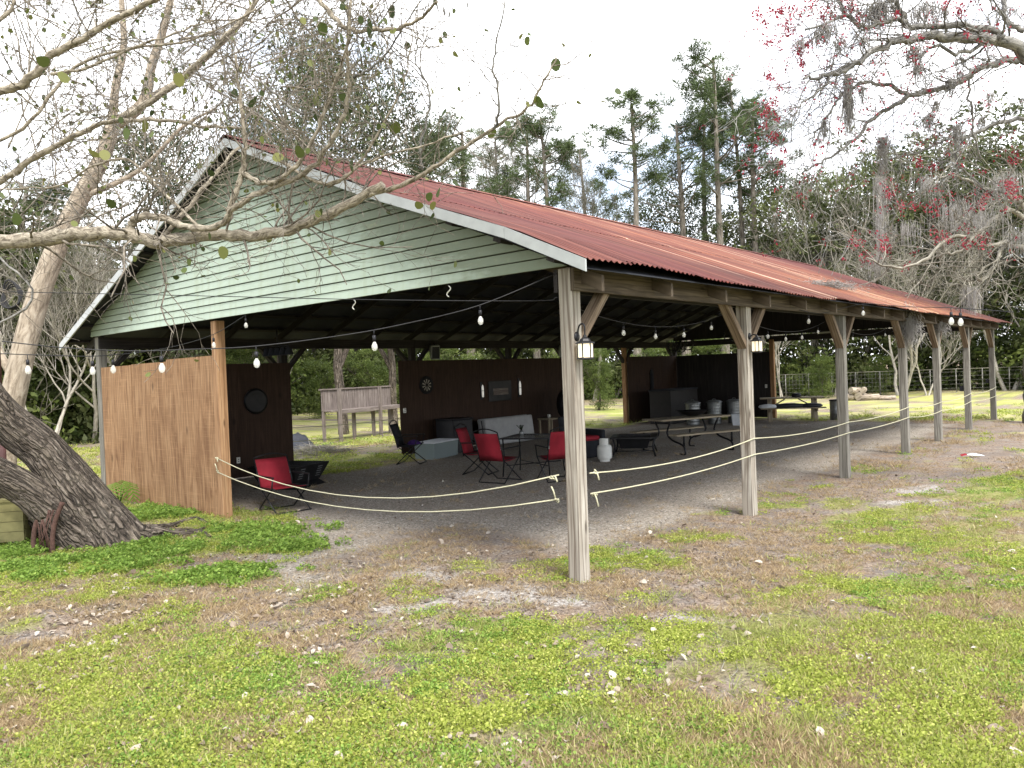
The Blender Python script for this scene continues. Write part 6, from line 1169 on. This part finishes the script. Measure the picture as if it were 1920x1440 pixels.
for i in range(5):
    q, d = view_pts(4200, 3.0, 20); g, gr, sa, lu, di = masks(q[:, 0], q[:, 1]); left = np.clip(.55-.10*(q[:, 0]-1), .25, 1.0); litter = blob(q[:, 0], q[:, 1], [(*G(180, 1140)[:2], 2.0, .5), (*G(420, 1090)[:2], 1.2, .4), (*G(600, 1120)[:2], 1.0, .5)]); w = (1-gr*.8)*(1-lu*.6)*(.42*left+.8*litter)*sst(pat(q, 1.3, 90), .25, .6); k = r5.random(len(q)) < w; q = q[k]; z = gheight(q[:, 0], q[:, 1]); n_ = len(q)
    gn_scatter('fallen_leaves', np.stack([q[:, 0], q[:, 1], z+.020], 1), np.stack([r5.normal(0, .35, n_), r5.normal(0, .35, n_), r5.uniform(0, 6.28, n_)], 1), np.clip(r5.lognormal(-3.25, .38, n_), .015, .085), leafmesh(i+20, (.05, .25, .45, .7, .95)[i]), MAT['deadleaf'], ['pale', 'tan', 'grey', 'curled', 'whitish'][i]+' fallen leaves scattered over the lawn and soil', 'leaves')
# bark chips and crumbled litter on the bare soil
for i in range(3):
    q, d = view_pts(22000, 3.2, 17); g, gr, sa, lu, di = masks(q[:, 0], q[:, 1]); w = np.clip(.18+di*.9, 0, 1)*(1-gr*.75)*(1-lu*.7)*sst(pat(q, 1.7, 44+i*9), .28, .6); k = r5.random(len(q)) < w; q = q[k]; n_ = len(q)
    gn_scatter('soil_litter', np.stack([q[:, 0], q[:, 1], gheight(q[:, 0], q[:, 1])+.004], 1), np.stack([r5.normal(0, .5, n_), r5.normal(0, .5, n_), r5.uniform(0, 6.28, n_)], 1), r5.uniform(.008, .03, n_), leafmesh(i+60, (.0, .12, .4)[i]), MAT['deadleaf'], ['dark', 'brown', 'light'][i]+' crumbled leaf litter on the bare soil', 'litter')
# gravel stones near the front of the floor
bm = bmesh.new(); bmesh.ops.create_icosphere(bm, subdivisions=1, radius=1.0); rr_ = np.random.default_rng(2)
for v in bm.verts: v.co *= rr_.uniform(.75, 1.15); v.co.z *= .6
sme = bpy.data.meshes.new('stone'); bm.to_mesh(sme); bm.free(); ta = sme.attributes.new('tint', 'FLOAT', 'POINT'); ta.data.foreach_set('value', np.full(len(sme.vertices), .5, np.float32))
for i, tv in enumerate((.15, .5, .95)):
    q, d = view_pts(9000, 6.5, 24); g, gr, sa, lu, di = masks(q[:, 0], q[:, 1]); k = r5.random(len(q)) < np.clip(gr*.8+di*.12, 0, 1)*(.12 if tv > .9 else 1); q = q[k]; n_ = len(q); s2 = sme.copy(); s2.attributes['tint'].data.foreach_set('value', np.full(len(s2.vertices), tv, np.float32))
    gn_scatter('gravel', np.stack([q[:, 0], q[:, 1], gheight(q[:, 0], q[:, 1])], 1), r5.uniform(0, 6, (n_, 3)), r5.uniform(.005, .015, n_), s2, MAT['gravelstone'], ['dark', 'grey', 'pale'][i]+' gravel stones on the pavilion floor', 'gravel')
# twigs and sticks lying about
m = MB()
for k in range(260):
    q, _ = view_pts(2, 3.2, 18); x, y = q[0]; z = gheight(np.array([x]), np.array([y]))[0]; a = r5.uniform(0, 3.14); l_ = r5.uniform(.04, .2); c, s_ = math.cos(a)*l_, math.sin(a)*l_; m.tube([(x-c, y-s_, z+.008), (x+r5.normal(0, .02), y+r5.normal(0, .02), z+.016), (x+c, y+s_, z+.01)], [.003, .0035, .002], 4)
tag(m.build('fallen_twigs', MAT['bark_twig']), 'thin fallen twigs lying on the lawn', 'twigs', kind='stuff')
